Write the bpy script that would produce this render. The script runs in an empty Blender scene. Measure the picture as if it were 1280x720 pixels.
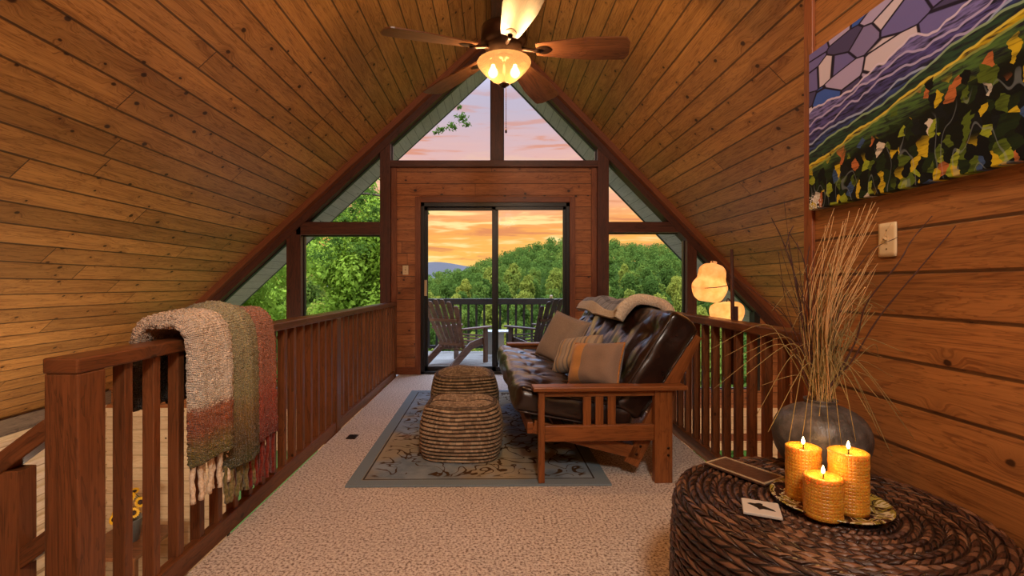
import bpy, bmesh, math, random
from mathutils import Vector, Matrix, noise
PI = math.pi
S = bpy.context.scene
COL = S.collection
R = math.radians
rng = random.Random(11)

# ------------------------------------------------------------------ colour / node helpers
def lin(h):
    h = h.lstrip('#')
    o = []
    for i in (0, 2, 4):
        c = int(h[i:i+2], 16) / 255
        o.append(c / 12.92 if c <= .04045 else ((c + .055) / 1.055) ** 2.4)
    return (o[0], o[1], o[2], 1)

class NT:
    def __init__(s, tree):
        s.t = tree; s.n = tree.nodes; s.l = tree.links; s.n.clear()
    def put(s, sock, v):
        if isinstance(v, bpy.types.NodeSocket): s.l.new(v, sock)
        elif isinstance(v, str): sock.default_value = lin(v)
        else: sock.default_value = v
    def add(s, typ, ins=None, **props):
        nd = s.n.new(typ)
        for k, v in props.items(): setattr(nd, k, v)
        for k, v in (ins or {}).items():
            s.put(nd.inputs[k], v)
        return nd
    def m(s, op, a, b=0.0, c=0.0, clamp=False):
        nd = s.n.new('ShaderNodeMath'); nd.operation = op; nd.use_clamp = clamp
        s.put(nd.inputs[0], a); s.put(nd.inputs[1], b); s.put(nd.inputs[2], c)
        return nd.outputs[0]
    def mix(s, f, a, b, blend='MIX'):
        nd = s.n.new('ShaderNodeMix'); nd.data_type = 'RGBA'; nd.blend_type = blend
        s.put(nd.inputs[0], f); s.put(nd.inputs[6], a); s.put(nd.inputs[7], b)
        return nd.outputs[2]
    def ss(s, v, lo, hi, a=0.0, b=1.0):
        nd = s.n.new('ShaderNodeMapRange'); nd.interpolation_type = 'SMOOTHSTEP'
        for k, q in zip(range(5), (v, lo, hi, a, b)): s.put(nd.inputs[k], q)
        return nd.outputs[0]
    def xyz(s, v):
        nd = s.add('ShaderNodeSeparateXYZ', {0: v}); return nd.outputs
    def vec(s, x=0.0, y=0.0, z=0.0):
        return s.add('ShaderNodeCombineXYZ', {0: x, 1: y, 2: z}).outputs[0]
    def noise(s, v, scale=5.0, detail=3.0, rough=.55, dist=0.0):
        return s.add('ShaderNodeTexNoise', {'Vector': v, 'Scale': scale, 'Detail': detail, 'Roughness': rough, 'Distortion': dist}).outputs
    def ramp(s, f, stops, interp='LINEAR'):
        nd = s.n.new('ShaderNodeValToRGB'); cr = nd.color_ramp; cr.interpolation = interp
        while len(cr.elements) < len(stops): cr.elements.new(.5)
        for e, (p, c) in zip(cr.elements, stops):
            e.position = p; e.color = lin(c) if isinstance(c, str) else c
        s.put(nd.inputs[0], f)
        return nd.outputs[0]
    def bump(s, h, strength=.3, dist=.01):
        return s.add('ShaderNodeBump', {'Height': h, 'Strength': strength, 'Distance': dist}).outputs[0]
    def uv(s):
        return s.add('ShaderNodeTexCoord').outputs['UV']
    def obj(s):
        return s.add('ShaderNodeTexCoord').outputs['Object']

def newmat(name):
    m = bpy.data.materials.new(name); m.use_nodes = True
    return m, NT(m.node_tree)
def finish(nt, **ins):
    p = nt.add('ShaderNodeBsdfPrincipled', {k.replace('_', ' '): v for k, v in ins.items()})
    nt.add('ShaderNodeOutputMaterial', {0: p.outputs[0]})

def wood(name, light, dark, plank=None, length=2.6, knots=.5, knot_k=2.6, rough=.45, groove=.004, gdark=.22,
         var=.35, bump=.25, knotcol='2a1207', vertical=False, gcol='1c0b05'):
    m, t = newmat(name)
    u, v, _ = t.xyz(t.uv())
    if vertical: u, v = v, u
    rnd = t.add('ShaderNodeObjectInfo').outputs['Random']
    if plank:
        vi = t.m('FLOOR', t.m('DIVIDE', v, plank))
        r1 = t.add('ShaderNodeTexWhiteNoise', {'W': vi}, noise_dimensions='1D').outputs[0]
        u2 = t.m('ADD', u, t.m('MULTIPLY', r1, 9.7))
        seg = t.m('FLOOR', t.m('DIVIDE', u2, length))
        r2 = t.add('ShaderNodeTexWhiteNoise', {'Vector': t.vec(vi, seg, 3.0)}, noise_dimensions='3D').outputs[0]
        fv = t.m('FRACT', t.m('DIVIDE', v, plank))
        dv = t.m('MULTIPLY', t.m('MINIMUM', fv, t.m('SUBTRACT', 1.0, fv)), plank)
        fu = t.m('FRACT', t.m('DIVIDE', u2, length))
        du = t.m('MULTIPLY', t.m('MINIMUM', fu, t.m('SUBTRACT', 1.0, fu)), length * 1.6)
        g = t.ss(t.m('MINIMUM', dv, du), groove * .45, groove, 1.0, 0.0)
    else:
        r2 = rnd; u2 = t.m('ADD', u, t.m('MULTIPLY', rnd, 17.0)); v = t.m('ADD', v, t.m('MULTIPLY', rnd, 5.0)); g = None
    # knots
    vor = t.add('ShaderNodeTexVoronoi', {'Vector': t.vec(u2, t.m('MULTIPLY', v, 1.35), 0.0), 'Scale': knot_k, 'Randomness': 1.0}, voronoi_dimensions='2D')
    d = t.m('DIVIDE', vor.outputs['Distance'], knot_k)
    cr, cg, cb = t.xyz(vor.outputs['Color'])
    present = t.m('LESS_THAN', cr, knots)
    rad = t.m('MULTIPLY_ADD', cg, .018, .009)
    wob = t.m('MULTIPLY_ADD', t.noise(t.vec(u2, v, 0.0), 60.0, 2.0)[0], .008, -.004)
    dw = t.m('ADD', d, wob)
    kn = t.m('MULTIPLY', t.ss(dw, t.m('MULTIPLY', rad, .55), rad, 1.0, 0.0), present)
    halo = t.m('MULTIPLY', t.ss(dw, rad, t.m('MULTIPLY', rad, 4.0), 1.0, 0.0), present)
    # grain, swirling round the knots
    vs = t.m('ADD', v, t.m('MULTIPLY', halo, .03))
    big = t.noise(t.vec(t.m('MULTIPLY', u2, .9), t.m('MULTIPLY', vs, 9.0), t.m('MULTIPLY', r2, 40.0)), 1.6, 4.0, .6, .8)[0]
    fine = t.noise(t.vec(t.m('MULTIPLY', u2, 2.0), t.m('MULTIPLY', vs, 75.0), t.m('MULTIPLY', r2, 40.0)), 2.2, 4.0, .65, .3)[0]
    ring = t.m('FRACT', t.m('MULTIPLY_ADD', big, 9.0, t.m('MULTIPLY', vs, 6.0)))
    gr = t.m('ADD', t.m('ADD', t.m('MULTIPLY', big, .55), t.m('MULTIPLY', fine, .55)), t.m('MULTIPLY', t.ss(ring, .55, 1.0), .16))
    c = t.mix(t.ss(gr, .36, .86), light, dark)
    tone = t.m('MULTIPLY_ADD', r2, var, 1.0 - var * .5)
    c = t.mix(1.0, c, t.vec(tone, tone, tone), 'MULTIPLY')
    c = t.mix(t.m('MULTIPLY', halo, .35), c, dark)
    c = t.mix(t.m('MULTIPLY', kn, .9), c, knotcol)
    h = t.m('MULTIPLY', fine, .12)
    if g is not None:
        c = t.mix(t.m('MULTIPLY', g, 1.0 - gdark), c, gcol)
        h = t.m('SUBTRACT', h, g)
    finish(t, Base_Color=c, Roughness=t.m('MULTIPLY_ADD', fine, .2, rough - .1), Normal=t.bump(h, bump, .006), Specular_IOR_Level=.4)
    return m

def plain(name, col, rough=.5, metal=0.0, var=.15, scale=20.0, bump=.1, spec=.5, **kw):
    m, t = newmat(name)
    n = t.noise(t.obj(), scale, 4.0)[0]
    tone = t.m('MULTIPLY_ADD', n, var * 2, 1.0 - var)
    c = t.mix(1.0, col, t.vec(tone, tone, tone), 'MULTIPLY')
    finish(t, Base_Color=c, Roughness=rough, Metallic=metal, Normal=t.bump(n, bump, .004), Specular_IOR_Level=spec, **kw)
    return m

def fabric(name, c1, c2, scale=160.0, rough=.9, bump=.5, stripes=None):
    m, t = newmat(name)
    uv = t.uv(); u, v, _ = t.xyz(uv)
    n = t.noise(t.obj(), scale, 2.0)[0]
    w = t.m('MULTIPLY', t.m('SINE', t.m('MULTIPLY', u, scale * 6)), t.m('SINE', t.m('MULTIPLY', v, scale * 6)))
    c = t.mix(t.ss(n, .35, .65), c1, c2)
    if stripes:
        c = t.mix(.85, c, t.ramp(t.m('FRACT', t.m('MULTIPLY', u, stripes[0])), stripes[1], 'CONSTANT'))
        tone = t.m('MULTIPLY_ADD', n, .5, .72)
        c = t.mix(1.0, c, t.vec(tone, tone, tone), 'MULTIPLY')
    finish(t, Base_Color=c, Roughness=rough, Normal=t.bump(t.m('ADD', n, t.m('MULTIPLY', w, .2)), bump, .003), Specular_IOR_Level=.15, Sheen_Weight=.25)
    return m

# ------------------------------------------------------------------ mesh helpers
class MB:
    def __init__(s): s.v = []; s.f = []; s.uv = []; s.sm = []
    def quad_uvs(s, idx, uvs, smooth=False):
        s.f.append(tuple(idx)); s.uv.append(tuple(uvs)); s.sm.append(smooth)
    def box(s, x0, x1, y0, y1, z0, z1, M=None, long=None, uvo=(0, 0)):
        b = len(s.v)
        P = [Vector((x, y, z)) for z in (z0, z1) for y in (y0, y1) for x in (x0, x1)]
        d = (x1-x0, y1-y0, z1-z0)
        L = long if long is not None else max(range(3), key=lambda i: d[i])
        s.v += [tuple(M @ p) if M else tuple(p) for p in P]
        for F, nx in (((0,2,3,1),2), ((4,5,7,6),2), ((0,1,5,4),1), ((2,6,7,3),1), ((0,4,6,2),0), ((1,3,7,5),0)):
            ax = [i for i in range(3) if i != nx]
            if L in ax: a = L; c = [i for i in ax if i != L][0]
            else: a, c = ax
            s.quad_uvs([b+i for i in F], [(P[i][a]+uvo[0], P[i][c]+nx*.37+uvo[1]) for i in F])
        return s
    def beam(s, p0, p1, w, h, up=(0, 0, 1)):
        """bar from p0 to p1, width w sideways, h along up"""
        p0, p1 = Vector(p0), Vector(p1); d = p1-p0; L = d.length; x = d.normalized()
        y = Vector(up).cross(x).normalized(); z = x.cross(y)
        M = Matrix.Translation(p0) @ Matrix((x, y, z)).transposed().to_4x4()
        return s.box(0, L, -w/2, w/2, -h/2, h/2, M, 0)
    def prism(s, pts, a0, a1, axis='y', uvf=None):
        """polygon pts in the plane across axis, extruded from a0 to a1 along it"""
        def P(p, a): return (p[0], a, p[1]) if axis == 'y' else ((a, p[0], p[1]) if axis == 'x' else (p[0], p[1], a))
        b = len(s.v); n = len(pts)
        s.v += [P(p, a0) for p in pts] + [P(p, a1) for p in pts]
        q = [tuple(p) for p in pts]
        s.quad_uvs(list(range(b, b+n)), q); s.quad_uvs(list(range(b+2*n-1, b+n-1, -1)), q[::-1])
        for i in range(n):
            j = (i+1) % n; l = math.hypot(pts[j][0]-pts[i][0], pts[j][1]-pts[i][1])
            s.quad_uvs((b+i, b+n+i, b+n+j, b+j), ((0, a0), (0, a1), (l, a1), (l, a0)))
        return s
    def grid(s, fn, nu, nv, wu=False, wv=False, uvf=None, smooth=True, flip=False):
        b = len(s.v); cu = nu if wu else nu+1; cv = nv if wv else nv+1
        for j in range(cv):
            for i in range(cu): s.v.append(tuple(fn(i/nu, j/nv)))
        uvf = uvf or (lambda u, v: (u, v))
        for j in range(nv):
            for i in range(nu):
                i2 = (i+1) % cu; j2 = (j+1) % cv
                F = [b+j*cu+i, b+j*cu+i2, b+j2*cu+i2, b+j2*cu+i]
                U = [uvf(i/nu, j/nv), uvf((i+1)/nu, j/nv), uvf((i+1)/nu, (j+1)/nv), uvf(i/nu, (j+1)/nv)]
                if flip: F.reverse(); U.reverse()
                s.quad_uvs(F, U, smooth)
        return s
    def lathe(s, prof, c=(0, 0, 0), n=40, M=None, smooth=True):
        c = Vector(c); L = [0]
        for a, q in zip(prof, prof[1:]): L.append(L[-1]+math.hypot(a[0]-q[0], a[1]-q[1]))
        k = len(prof)-1
        def fn(u, v):
            r, z = prof[round(v*k)]; p = Vector((r*math.cos(2*PI*u), r*math.sin(2*PI*u), z))
            return (M @ p if M else p) + c
        return s.grid(fn, n, k, wu=True, uvf=lambda u, v: (u*2*PI*max(p[0] for p in prof), L[round(v*k)]), smooth=smooth)
    def tube(s, pts, r, n=8, caps=True):
        pts = [Vector(p) for p in pts]; k = len(pts)
        rad = r if isinstance(r, (list, tuple)) else [r]*k
        b = len(s.v); ln = 0; prev = None
        for i, p in enumerate(pts):
            d = (pts[min(i+1, k-1)]-pts[max(i-1, 0)])
            d = d.normalized() if d.length > 1e-9 else Vector((0, 0, 1))
            if prev is None:
                x = d.cross(Vector((0, 0, 1)) if abs(d.z) < .9 else Vector((1, 0, 0))).normalized()
            else: x = (prev - d*prev.dot(d)).normalized()
            prev = x; y = d.cross(x)
            for j in range(n):
                a = 2*PI*j/n
                s.v.append(tuple(p + (x*math.cos(a)+y*math.sin(a))*rad[i]))
        for i in range(k-1):
            l2 = ln + (pts[i+1]-pts[i]).length
            for j in range(n):
                j2 = (j+1) % n
                s.quad_uvs((b+i*n+j, b+i*n+j2, b+(i+1)*n+j2, b+(i+1)*n+j),
                           ((ln, j/n*.1), (ln, (j+1)/n*.1), (l2, (j+1)/n*.1), (l2, j/n*.1)), True)
            ln = l2
        if caps:
            s.quad_uvs([b+j for j in range(n)][::-1], [(0, 0)]*n)
            s.quad_uvs([b+(k-1)*n+j for j in range(n)], [(0, 0)]*n)
        return s
    def rbox(s, sx, sy, sz, r, n=(10, 10, 6), M=None, deform=None, uvs=1.0):
        """rounded, finely divided box about the origin"""
        h = (sx/2, sy/2, sz/2)
        def rnd(p):
            q = Vector([max(-h[i]+r, min(h[i]-r, p[i])) for i in range(3)]); d = p-q
            if d.length > 1e-9: p = q + d.normalized()*r
            if deform: p = deform(p)
            return M @ p if M else p
        for ax in range(3):
            a, c = [(1, 2), (2, 0), (0, 1)][ax]
            for sg in (-1, 1):
                def fn(u, v):
                    p = Vector((0, 0, 0)); p[ax] = sg*h[ax]
                    p[a] = (-math.cos(PI*u)*.35+(2*u-1)*.65)*h[a]; p[c] = (-math.cos(PI*v)*.35+(2*v-1)*.65)*h[c]
                    return rnd(p)
                s.grid(fn, n[a], n[c], flip=(sg < 0), uvf=lambda u, v: ((2*u-1)*h[a]*uvs, (2*v-1)*h[c]*uvs))
        return s
    def build(s, name, mat, parent=None, bevel=0.0, weld=False, mats=None, label=None, subsurf=0):
        me = bpy.data.meshes.new(name)
        me.from_pydata(s.v, [], s.f)
        ul = me.uv_layers.new(name='UVMap')
        flat = [c for F in s.uv for p in F for c in p]
        ul.data.foreach_set('uv', flat)
        me.polygons.foreach_set('use_smooth', s.sm)
        me.materials.append(mat)
        if weld:
            bm = bmesh.new(); bm.from_mesh(me)
            bmesh.ops.remove_doubles(bm, verts=bm.verts, dist=1e-5)
            bmesh.ops.recalc_face_normals(bm, faces=bm.faces)
            bm.to_mesh(me); bm.free()
        me.update()
        o = bpy.data.objects.new(name, me); COL.objects.link(o)
        if parent: o.parent = parent
        if bevel:
            b = o.modifiers.new('bevel', 'BEVEL'); b.width = bevel; b.segments = 2; b.limit_method = 'ANGLE'; b.angle_limit = R(40)
        if subsurf:
            q = o.modifiers.new('sub', 'SUBSURF'); q.levels = q.render_levels = subsurf
        if label: o['label'] = label
        return o

def tag(o, label, cat, group=None, kind=None):
    o['label'] = label; o['category'] = cat
    if group: o['group'] = group
    if kind: o['kind'] = kind
    return o
def thing(name, label, cat, loc=(0, 0, 0), rz=0, group=None):
    o = bpy.data.objects.new(name, None); COL.objects.link(o)
    o.empty_display_size = .1
    o.location = loc; o.rotation_euler = (0, 0, rz)
    return tag(o, label, cat, group)
def struct(o, label=None, cat=None):
    o['kind'] = 'structure'
    if label: o['label'] = label
    if cat: o['category'] = cat
    return o
def sempty(name, label=None, loc=(0, 0, 0), cat=None):
    o = bpy.data.objects.new(name, None); COL.objects.link(o); o.location = loc
    return struct(o, label, cat)
def dup(root, loc=None, rz=None):
    r = root.copy(); COL.objects.link(r)
    if loc is not None: r.location = loc
    if rz is not None: r.rotation_euler = (0, 0, rz)
    for ch in list(root.children):
        c = ch.copy(); COL.objects.link(c); c.parent = r
        for g in list(ch.children):
            e = g.copy(); COL.objects.link(e); e.parent = c
    return r
def smooth_path(ctrl, n=14):
    """Catmull-Rom through control points"""
    P = [Vector(c) for c in ctrl]; P = [P[0]*2-P[1]] + P + [P[-1]*2-P[-2]]; out = []
    for i in range(1, len(P)-2):
        for k in range(n):
            t = k/n; a, b, c, d = P[i-1:i+3]
            out.append(.5*((2*b)+(c-a)*t+(2*a-5*b+4*c-d)*t*t+(3*b-a-3*c+d)*t**3))
    out.append(P[-2]); return out

# ------------------------------------------------------------------ materials
M = {}
M['ceil'] = wood('knotty_pine_ceiling', 'c0894a', '7e4f24', plank=.165, length=3.1, knots=.75, knot_k=3.6, rough=.42, groove=.009, var=.4)
M['wallwood'] = wood('cedar_wall_boards', 'aa713e', '6f4322', plank=.145, length=4.7, knots=.6, knot_k=3.2, rough=.45, groove=.0075, var=.3)
M['backwood'] = wood('red_pine_wall_boards', 'b27040', '764422', plank=.145, length=3.3, knots=.7, knot_k=3.6, rough=.45, groove=.0055, var=.3)
M['rail'] = wood('stained_railing_wood', '84502f', '50301d', knots=.12, rough=.33, var=.35)
M['beam'] = wood('dark_stained_beam', '5c3120', '341a10', knots=.15, rough=.45, var=.3)
M['casing'] = wood('casing_wood', '8e5230', '643218', knots=.2, rough=.45, var=.25)
M['futonwood'] = wood('oak_stained_arm', '93592e', '643618', knots=.05, rough=.35, var=.2)
M['lowerlog'] = wood('pale_log_siding', 'ead2ae', 'd0b088', plank=.16, length=5, knots=.3, rough=.6, groove=.006, gcol='8a6a4a', gdark=.3, var=.12)
M['lowerfloor'] = wood('lower_floor_boards', 'a88358', '7d5a38', plank=.12, length=2, rough=.4)
M['oldlog'] = wood('weathered_log_end', '8a7560', '54463a', knots=.3, rough=.7)
M['deck'] = wood('grey_deck_boards', 'aaa49c', '77716a', plank=.14, length=3.6, rough=.7, groove=.006, knots=.2)
M['soffit'] = wood('grey_green_soffit_boards', 'c2c0ba', 'a8a6a0', plank=.14, length=9, knots=.1, rough=.6, groove=.004, gcol='4a4f44', var=.12)
M['chairwood'] = wood('adirondack_brown_wood', '8a6a58', '5e4538', knots=.15, rough=.6)
M['chairdark'] = wood('adirondack_dark_wood', '584438', '38281f', knots=.15, rough=.6)
M['blade'] = wood('fan_blade_walnut', '70482c', '432614', knots=.1, rough=.35)
M['black'] = plain('black_aluminium', '1d1b1a', .4, .3)
M['darkrail'] = plain('dark_painted_deck_rail', '2b2422', .55)
M['bronze'] = plain('oiled_bronze', '3a2618', .35, .8)
M['brass'] = plain('aged_brass', '8a6a3a', .35, .9)
M['ivory'] = plain('ivory_plastic', 'd8bf96', .4, var=.03)
M['ivory2'] = plain('almond_toggle', 'c2a57a', .35, var=.03)
M['screw'] = plain('painted_screw', '7a6648', .4, .5)
M['greyplate'] = plain('green_grey_paint', '4a534d', .6)
M['white'] = plain('white_painted_wood', 'c9ccc8', .6, var=.08)
M['ventmetal'] = plain('brown_vent_metal', '4a3020', .45, .6)

# carpet
m, t = newmat('speckled_berber_carpet')
o_ = t.obj()
n1 = t.noise(o_, 85.0, 2.0, .6)[0]; n2 = t.noise(o_, 42.0, 3.0, .7)[0]; n3 = t.noise(o_, 2.2, 2.0)[0]
c = t.ramp(n1, [(.32, '6b5746'), (.42, 'a8968a'), (.50, 'd2c4b8'), (.66, 'e6dcd2')])
c = t.mix(t.ss(n2, .60, .70), c, '86705e')
tn = t.m('MULTIPLY_ADD', n3, .25, .87); c = t.mix(1.0, c, t.vec(tn, tn, tn), 'MULTIPLY')
finish(t, Base_Color=c, Roughness=.95, Normal=t.bump(t.m('ADD', n1, n2), .7, .01), Specular_IOR_Level=.1, Sheen_Weight=.2)
M['carpet'] = m

# glass: a clear pane with a weak mirror sheen
m, t = newmat('window_glass')
fr = t.add('ShaderNodeFresnel', {'IOR': 1.35}).outputs[0]
mx = t.add('ShaderNodeMixShader', {0: t.m('MULTIPLY', fr, .03), 1: t.add('ShaderNodeBsdfTransparent', {0: (.97, .98, .97, 1)}).outputs[0],
                                  2: t.add('ShaderNodeBsdfGlossy', {'Roughness': .02}).outputs[0]})
t.add('ShaderNodeOutputMaterial', {0: mx.outputs[0]})
M['glass'] = m

# leather
m, t = newmat('dark_brown_leather')
o_ = t.obj(); n = t.noise(o_, 9.0, 5.0, .6, .6)[0]; f = t.noise(o_, 180.0, 2.0)[0]
c = t.mix(t.ss(n, .3, .75), '190e0b', '2c1913')
finish(t, Base_Color=c, Roughness=t.m('MULTIPLY_ADD', n, .22, .2), Normal=t.bump(t.m('MULTIPLY_ADD', f, .12, n), .35, .012), Specular_IOR_Level=.6, Coat_Weight=.25, Coat_Roughness=.2)
M['leather'] = m

# rug: faded blue grey field, scrolls and blossoms, plain border line
m, t = newmat('floral_area_rug')
u, v, _ = t.xyz(t.uv())          # metres from the rug centre
hu, hv = .74, 1.195
ed = t.m('MINIMUM', t.m('SUBTRACT', hu, t.m('ABSOLUTE', u)), t.m('SUBTRACT', hv, t.m('ABSOLUTE', v)))
base = t.mix(t.ss(t.noise(t.vec(u, v), 5.0, 4.0)[0], .35, .7), '8e9ca8', '687886')
warm = t.noise(t.vec(u, v, 4.0), 2.4, 2.0)[0]
inner = t.ss(ed, .10, .14)
sc = t.noise(t.vec(u, v, 7.0), 6.5, 1.0, .4, 1.4)[0]
vine = t.ss(t.m('ABSOLUTE', t.m('SUBTRACT', sc, .5)), .018, .034, 1.0, 0.0)
vo = t.add('ShaderNodeTexVoronoi', {'Vector': t.vec(u, v), 'Scale': 4.2, 'Randomness': .8})
vd = vo.outputs['Distance']; vc = t.xyz(vo.outputs['Color'])
petw = t.noise(t.vec(u, v, 2.0), 26.0, 1.0)[0]
blo = t.ss(t.m('MULTIPLY_ADD', petw, .35, vd), .34, .40, 1.0, 0.0)
c = t.mix(t.m('MULTIPLY', t.ss(warm, .45, .60), .7), base, 'a8946a')
c = t.mix(t.m('MULTIPLY', vine, inner), c, '4c3824')
bc = t.ramp(vc[0], [(0.0, '8a5a48'), (.3, 'a88a58'), (.55, '9c9480'), (.8, '76584c')], 'CONSTANT')
c = t.mix(t.m('MULTIPLY', blo, t.m('MULTIPLY', inner, .8)), c, bc)
line = t.m('MULTIPLY', t.ss(ed, .075, .08), t.ss(ed, .085, .09, 1.0, 0.0))
c = t.mix(line, c, '3e3a36')
c = t.mix(t.ss(ed, .070, .075, 1.0, 0.0), c, '7a8a94')
wv = t.noise(t.vec(u, v), 230.0, 1.0)[0]
tn = t.m('MULTIPLY_ADD', wv, .5, .74); c = t.mix(1.0, c, t.vec(tn, tn, tn), 'MULTIPLY')
finish(t, Base_Color=c, Roughness=.95, Normal=t.bump(wv, .5, .004), Specular_IOR_Level=.1)
M['rug'] = m

# braided rope (uv: u metres along, v coil number)
def rope(name, c1, c2, c3, twist=26.0, rough=.8, gd='1c120b', bump=.8, slant=1.0, spec=.3, gk=.8, cg=1.0):
    m, t = newmat(name)
    u, v, _ = t.xyz(t.uv())
    vi = t.m('FLOOR', v); fv = t.m('FRACT', v)
    r = t.add('ShaderNodeTexWhiteNoise', {'W': vi}, noise_dimensions='1D').outputs[0]
    sg = t.m('MULTIPLY_ADD', t.m('MODULO', vi, 2.0), 2.0, -1.0)
    ph = t.m('ADD', t.m('MULTIPLY', u, twist), t.m('ADD', t.m('MULTIPLY', t.m('MULTIPLY', fv, slant), sg), t.m('MULTIPLY', r, 5.0)))
    ci = t.m('FLOOR', ph); fp = t.m('FRACT', ph)
    rc = t.add('ShaderNodeTexWhiteNoise', {'Vector': t.vec(ci, vi, 1.0)}, noise_dimensions='3D').outputs[0]
    n = t.noise(t.vec(t.m('MULTIPLY', u, 3.0), t.m('MULTIPLY', v, .35), 0.0), 2.0, 3.0)[0]
    sel = t.m('ADD', t.m('MULTIPLY', rc, .5), t.m('MULTIPLY', n, .6))
    c = t.ramp(sel, [(.15, c1), (.5, c2), (.85, c3)])
    edge = t.m('MINIMUM', t.m('MULTIPLY', t.m('MINIMUM', fp, t.m('SUBTRACT', 1.0, fp)), cg), t.m('MULTIPLY', t.m('MINIMUM', fv, t.m('SUBTRACT', 1.0, fv)), 1.1))
    g = t.ss(edge, .03, .2, 1.0, 0.0)
    c = t.mix(t.m('MULTIPLY', g, gk), c, gd)
    fib = t.noise(t.vec(t.m('MULTIPLY', ph, .9), t.m('MULTIPLY', t.m('SUBTRACT', fv, t.m('MULTIPLY', fp, .6)), 7.0), t.m('MULTIPLY', rc, 30.0)), 3.0, 3.0)[0]
    tn = t.m('MULTIPLY_ADD', fib, .6, .7); c = t.mix(1.0, c, t.vec(tn, tn, tn), 'MULTIPLY')
    finish(t, Base_Color=c, Roughness=rough, Normal=t.bump(t.m('SUBTRACT', t.m('MULTIPLY', fib, .2), g), bump, .006), Specular_IOR_Level=spec)
    return m
M['pouf'] = rope('braided_jute', '75644f', '967f68', 'bda78c', twist=70.0, gd='1c130d', slant=.0, gk=.92, cg=9.0)
M['pouf2'] = rope('braided_jute_dark', '64563f', '88735a', 'b09a7c', twist=70.0, gd='1c130d', slant=.0, gk=.92, cg=9.0)
M['wicker'] = rope('banana_leaf_wicker', '1d0f0a', '40251a', '825a40', twist=21.0, rough=.34, gd='0c0604', bump=1.0, slant=1.1, spec=.7, gk=.75)

# painting
m, t = newmat('mountain_painting')
u, v, _ = t.xyz(t.uv())         # u 0..1 left to right, v 0..1 bottom to top
def ridge(base, slope, amp, sc, seed):
    n = t.noise(t.vec(t.m('MULTIPLY', u, sc), seed, 0.0), 1.0, 3.0)[0]
    return t.m('ADD', t.m('MULTIPLY_ADD', u, slope, base), t.m('MULTIPLY', t.m('SUBTRACT', n, .5), amp))
vo = t.add('ShaderNodeTexVoronoi', {'Vector': t.vec(t.m('MULTIPLY', u, 7.0), t.m('MULTIPLY', v, 9.0)), 'Scale': 1.0})
ve = t.add('ShaderNodeTexVoronoi', {'Vector': t.vec(t.m('MULTIPLY', u, 7.0), t.m('MULTIPLY', v, 9.0)), 'Scale': 1.0}, feature='DISTANCE_TO_EDGE')
c = t.ramp(t.xyz(vo.outputs['Color'])[0], [(0, '6a66a6'), (.22, 'a49cc8'), (.42, '48446e'), (.58, 'c4bcd0'), (.74, '3c5cb4'), (.88, '7a74a8')], 'CONSTANT')
c = t.mix(t.ss(ve.outputs['Distance'], .02, .05, 1.0, 0.0), c, '201c30')
strk = t.noise(t.vec(t.m('MULTIPLY', u, 16.0), t.m('MULTIPLY', v, 60.0)), 1.0, 3.0)[0]
for b, sl, am, sc, sd, col, lc in [(.62, .16, .22, 5, 1.3, '7a74b8', 'd0c8e6'), (.56, .18, .24, 4, 4.1, '544e90', 'b0aad8'), (.49, .22, .22, 5, 8.7, '46447e', 'b0aad8'),
                                   (.42, .28, .22, 4, 12.9, '34447a', '9cacd0'), (.36, .34, .18, 4, 15.2, '2c4834', '8aa884'), (.285, .36, .15, 5, 19.0, 'b8a020', 'd8c850'),
                                   (.26, .35, .17, 5, 19.3, '4a6a34', '8a9a50')]:
    h = ridge(b, sl, am, sc, sd)
    dd = t.m('SUBTRACT', h, v)
    c = t.mix(t.ss(dd, -.003, .003), c, t.mix(t.ss(strk, .35, .7), col, '1b1c28'))
    c = t.mix(t.m('MULTIPLY', t.ss(t.m('ABSOLUTE', dd), .004, .008, 1.0, 0.0), .8), c, lc)
# dark woods with strokes of yellow, orange and green
wu = t.m('ADD', u, t.m('MULTIPLY', t.m('SUBTRACT', t.noise(t.vec(t.m('MULTIPLY', u, 20.0), t.m('MULTIPLY', v, 20.0)), 1.0, 2.0)[0], .5), .04))
pv = t.add('ShaderNodeTexVoronoi', {'Vector': t.vec(t.m('MULTIPLY', wu, 40.0), t.m('MULTIPLY', v, 17.0)), 'Scale': 1.0, 'Randomness': 1.0})
pr = t.xyz(pv.outputs['Color'])
pc = t.ramp(pr[0], [(0, '0d1012'), (.22, '1c2a16'), (.40, 'c0a824'), (.52, '4f6220'), (.64, '8a9a2c'), (.74, '14181a'), (.84, 'b0683a'), (.91, 'c8c0b0'), (.95, '39507a')], 'CONSTANT')
pc = t.mix(t.m('MULTIPLY', t.ss(strk, .45, .7), .6), pc, '0e1210')
low = ridge(.21, .30, .14, 6, 23.0)
dd = t.m('SUBTRACT', low, v)
fade = t.ss(t.m('ADD', dd, t.m('MULTIPLY', t.m('SUBTRACT', pr[1], .5), .5)), .0, .06)
c = t.mix(t.ss(dd, -.05, .05), c, '10140f')
c = t.mix(t.ss(t.m('ADD', dd, t.m('MULTIPLY', t.m('SUBTRACT', pr[2], .5), .5)), .07, .16), c, pc)
tr = t.m('MULTIPLY', t.ss(t.m('ABSOLUTE', t.m('SUBTRACT', t.noise(t.vec(t.m('MULTIPLY', u, 13.0), t.m('MULTIPLY', v, 3.0), 3.0), 1.0, 1.0)[0], .5)), .004, .012, 1.0, 0.0), t.ss(dd, .04, .12))
c = t.mix(t.m('MULTIPLY', tr, .30), c, '8f9aa0')
sx = t.m('SUBTRACT', u, .03); sy = t.m('SUBTRACT', v, .03)
fl = t.ss(t.m('SQRT', t.m('ADD', t.m('MULTIPLY', sx, sx), t.m('MULTIPLY', t.m('MULTIPLY', sy, sy), .4))), .03, .05, 1.0, 0.0)
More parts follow.
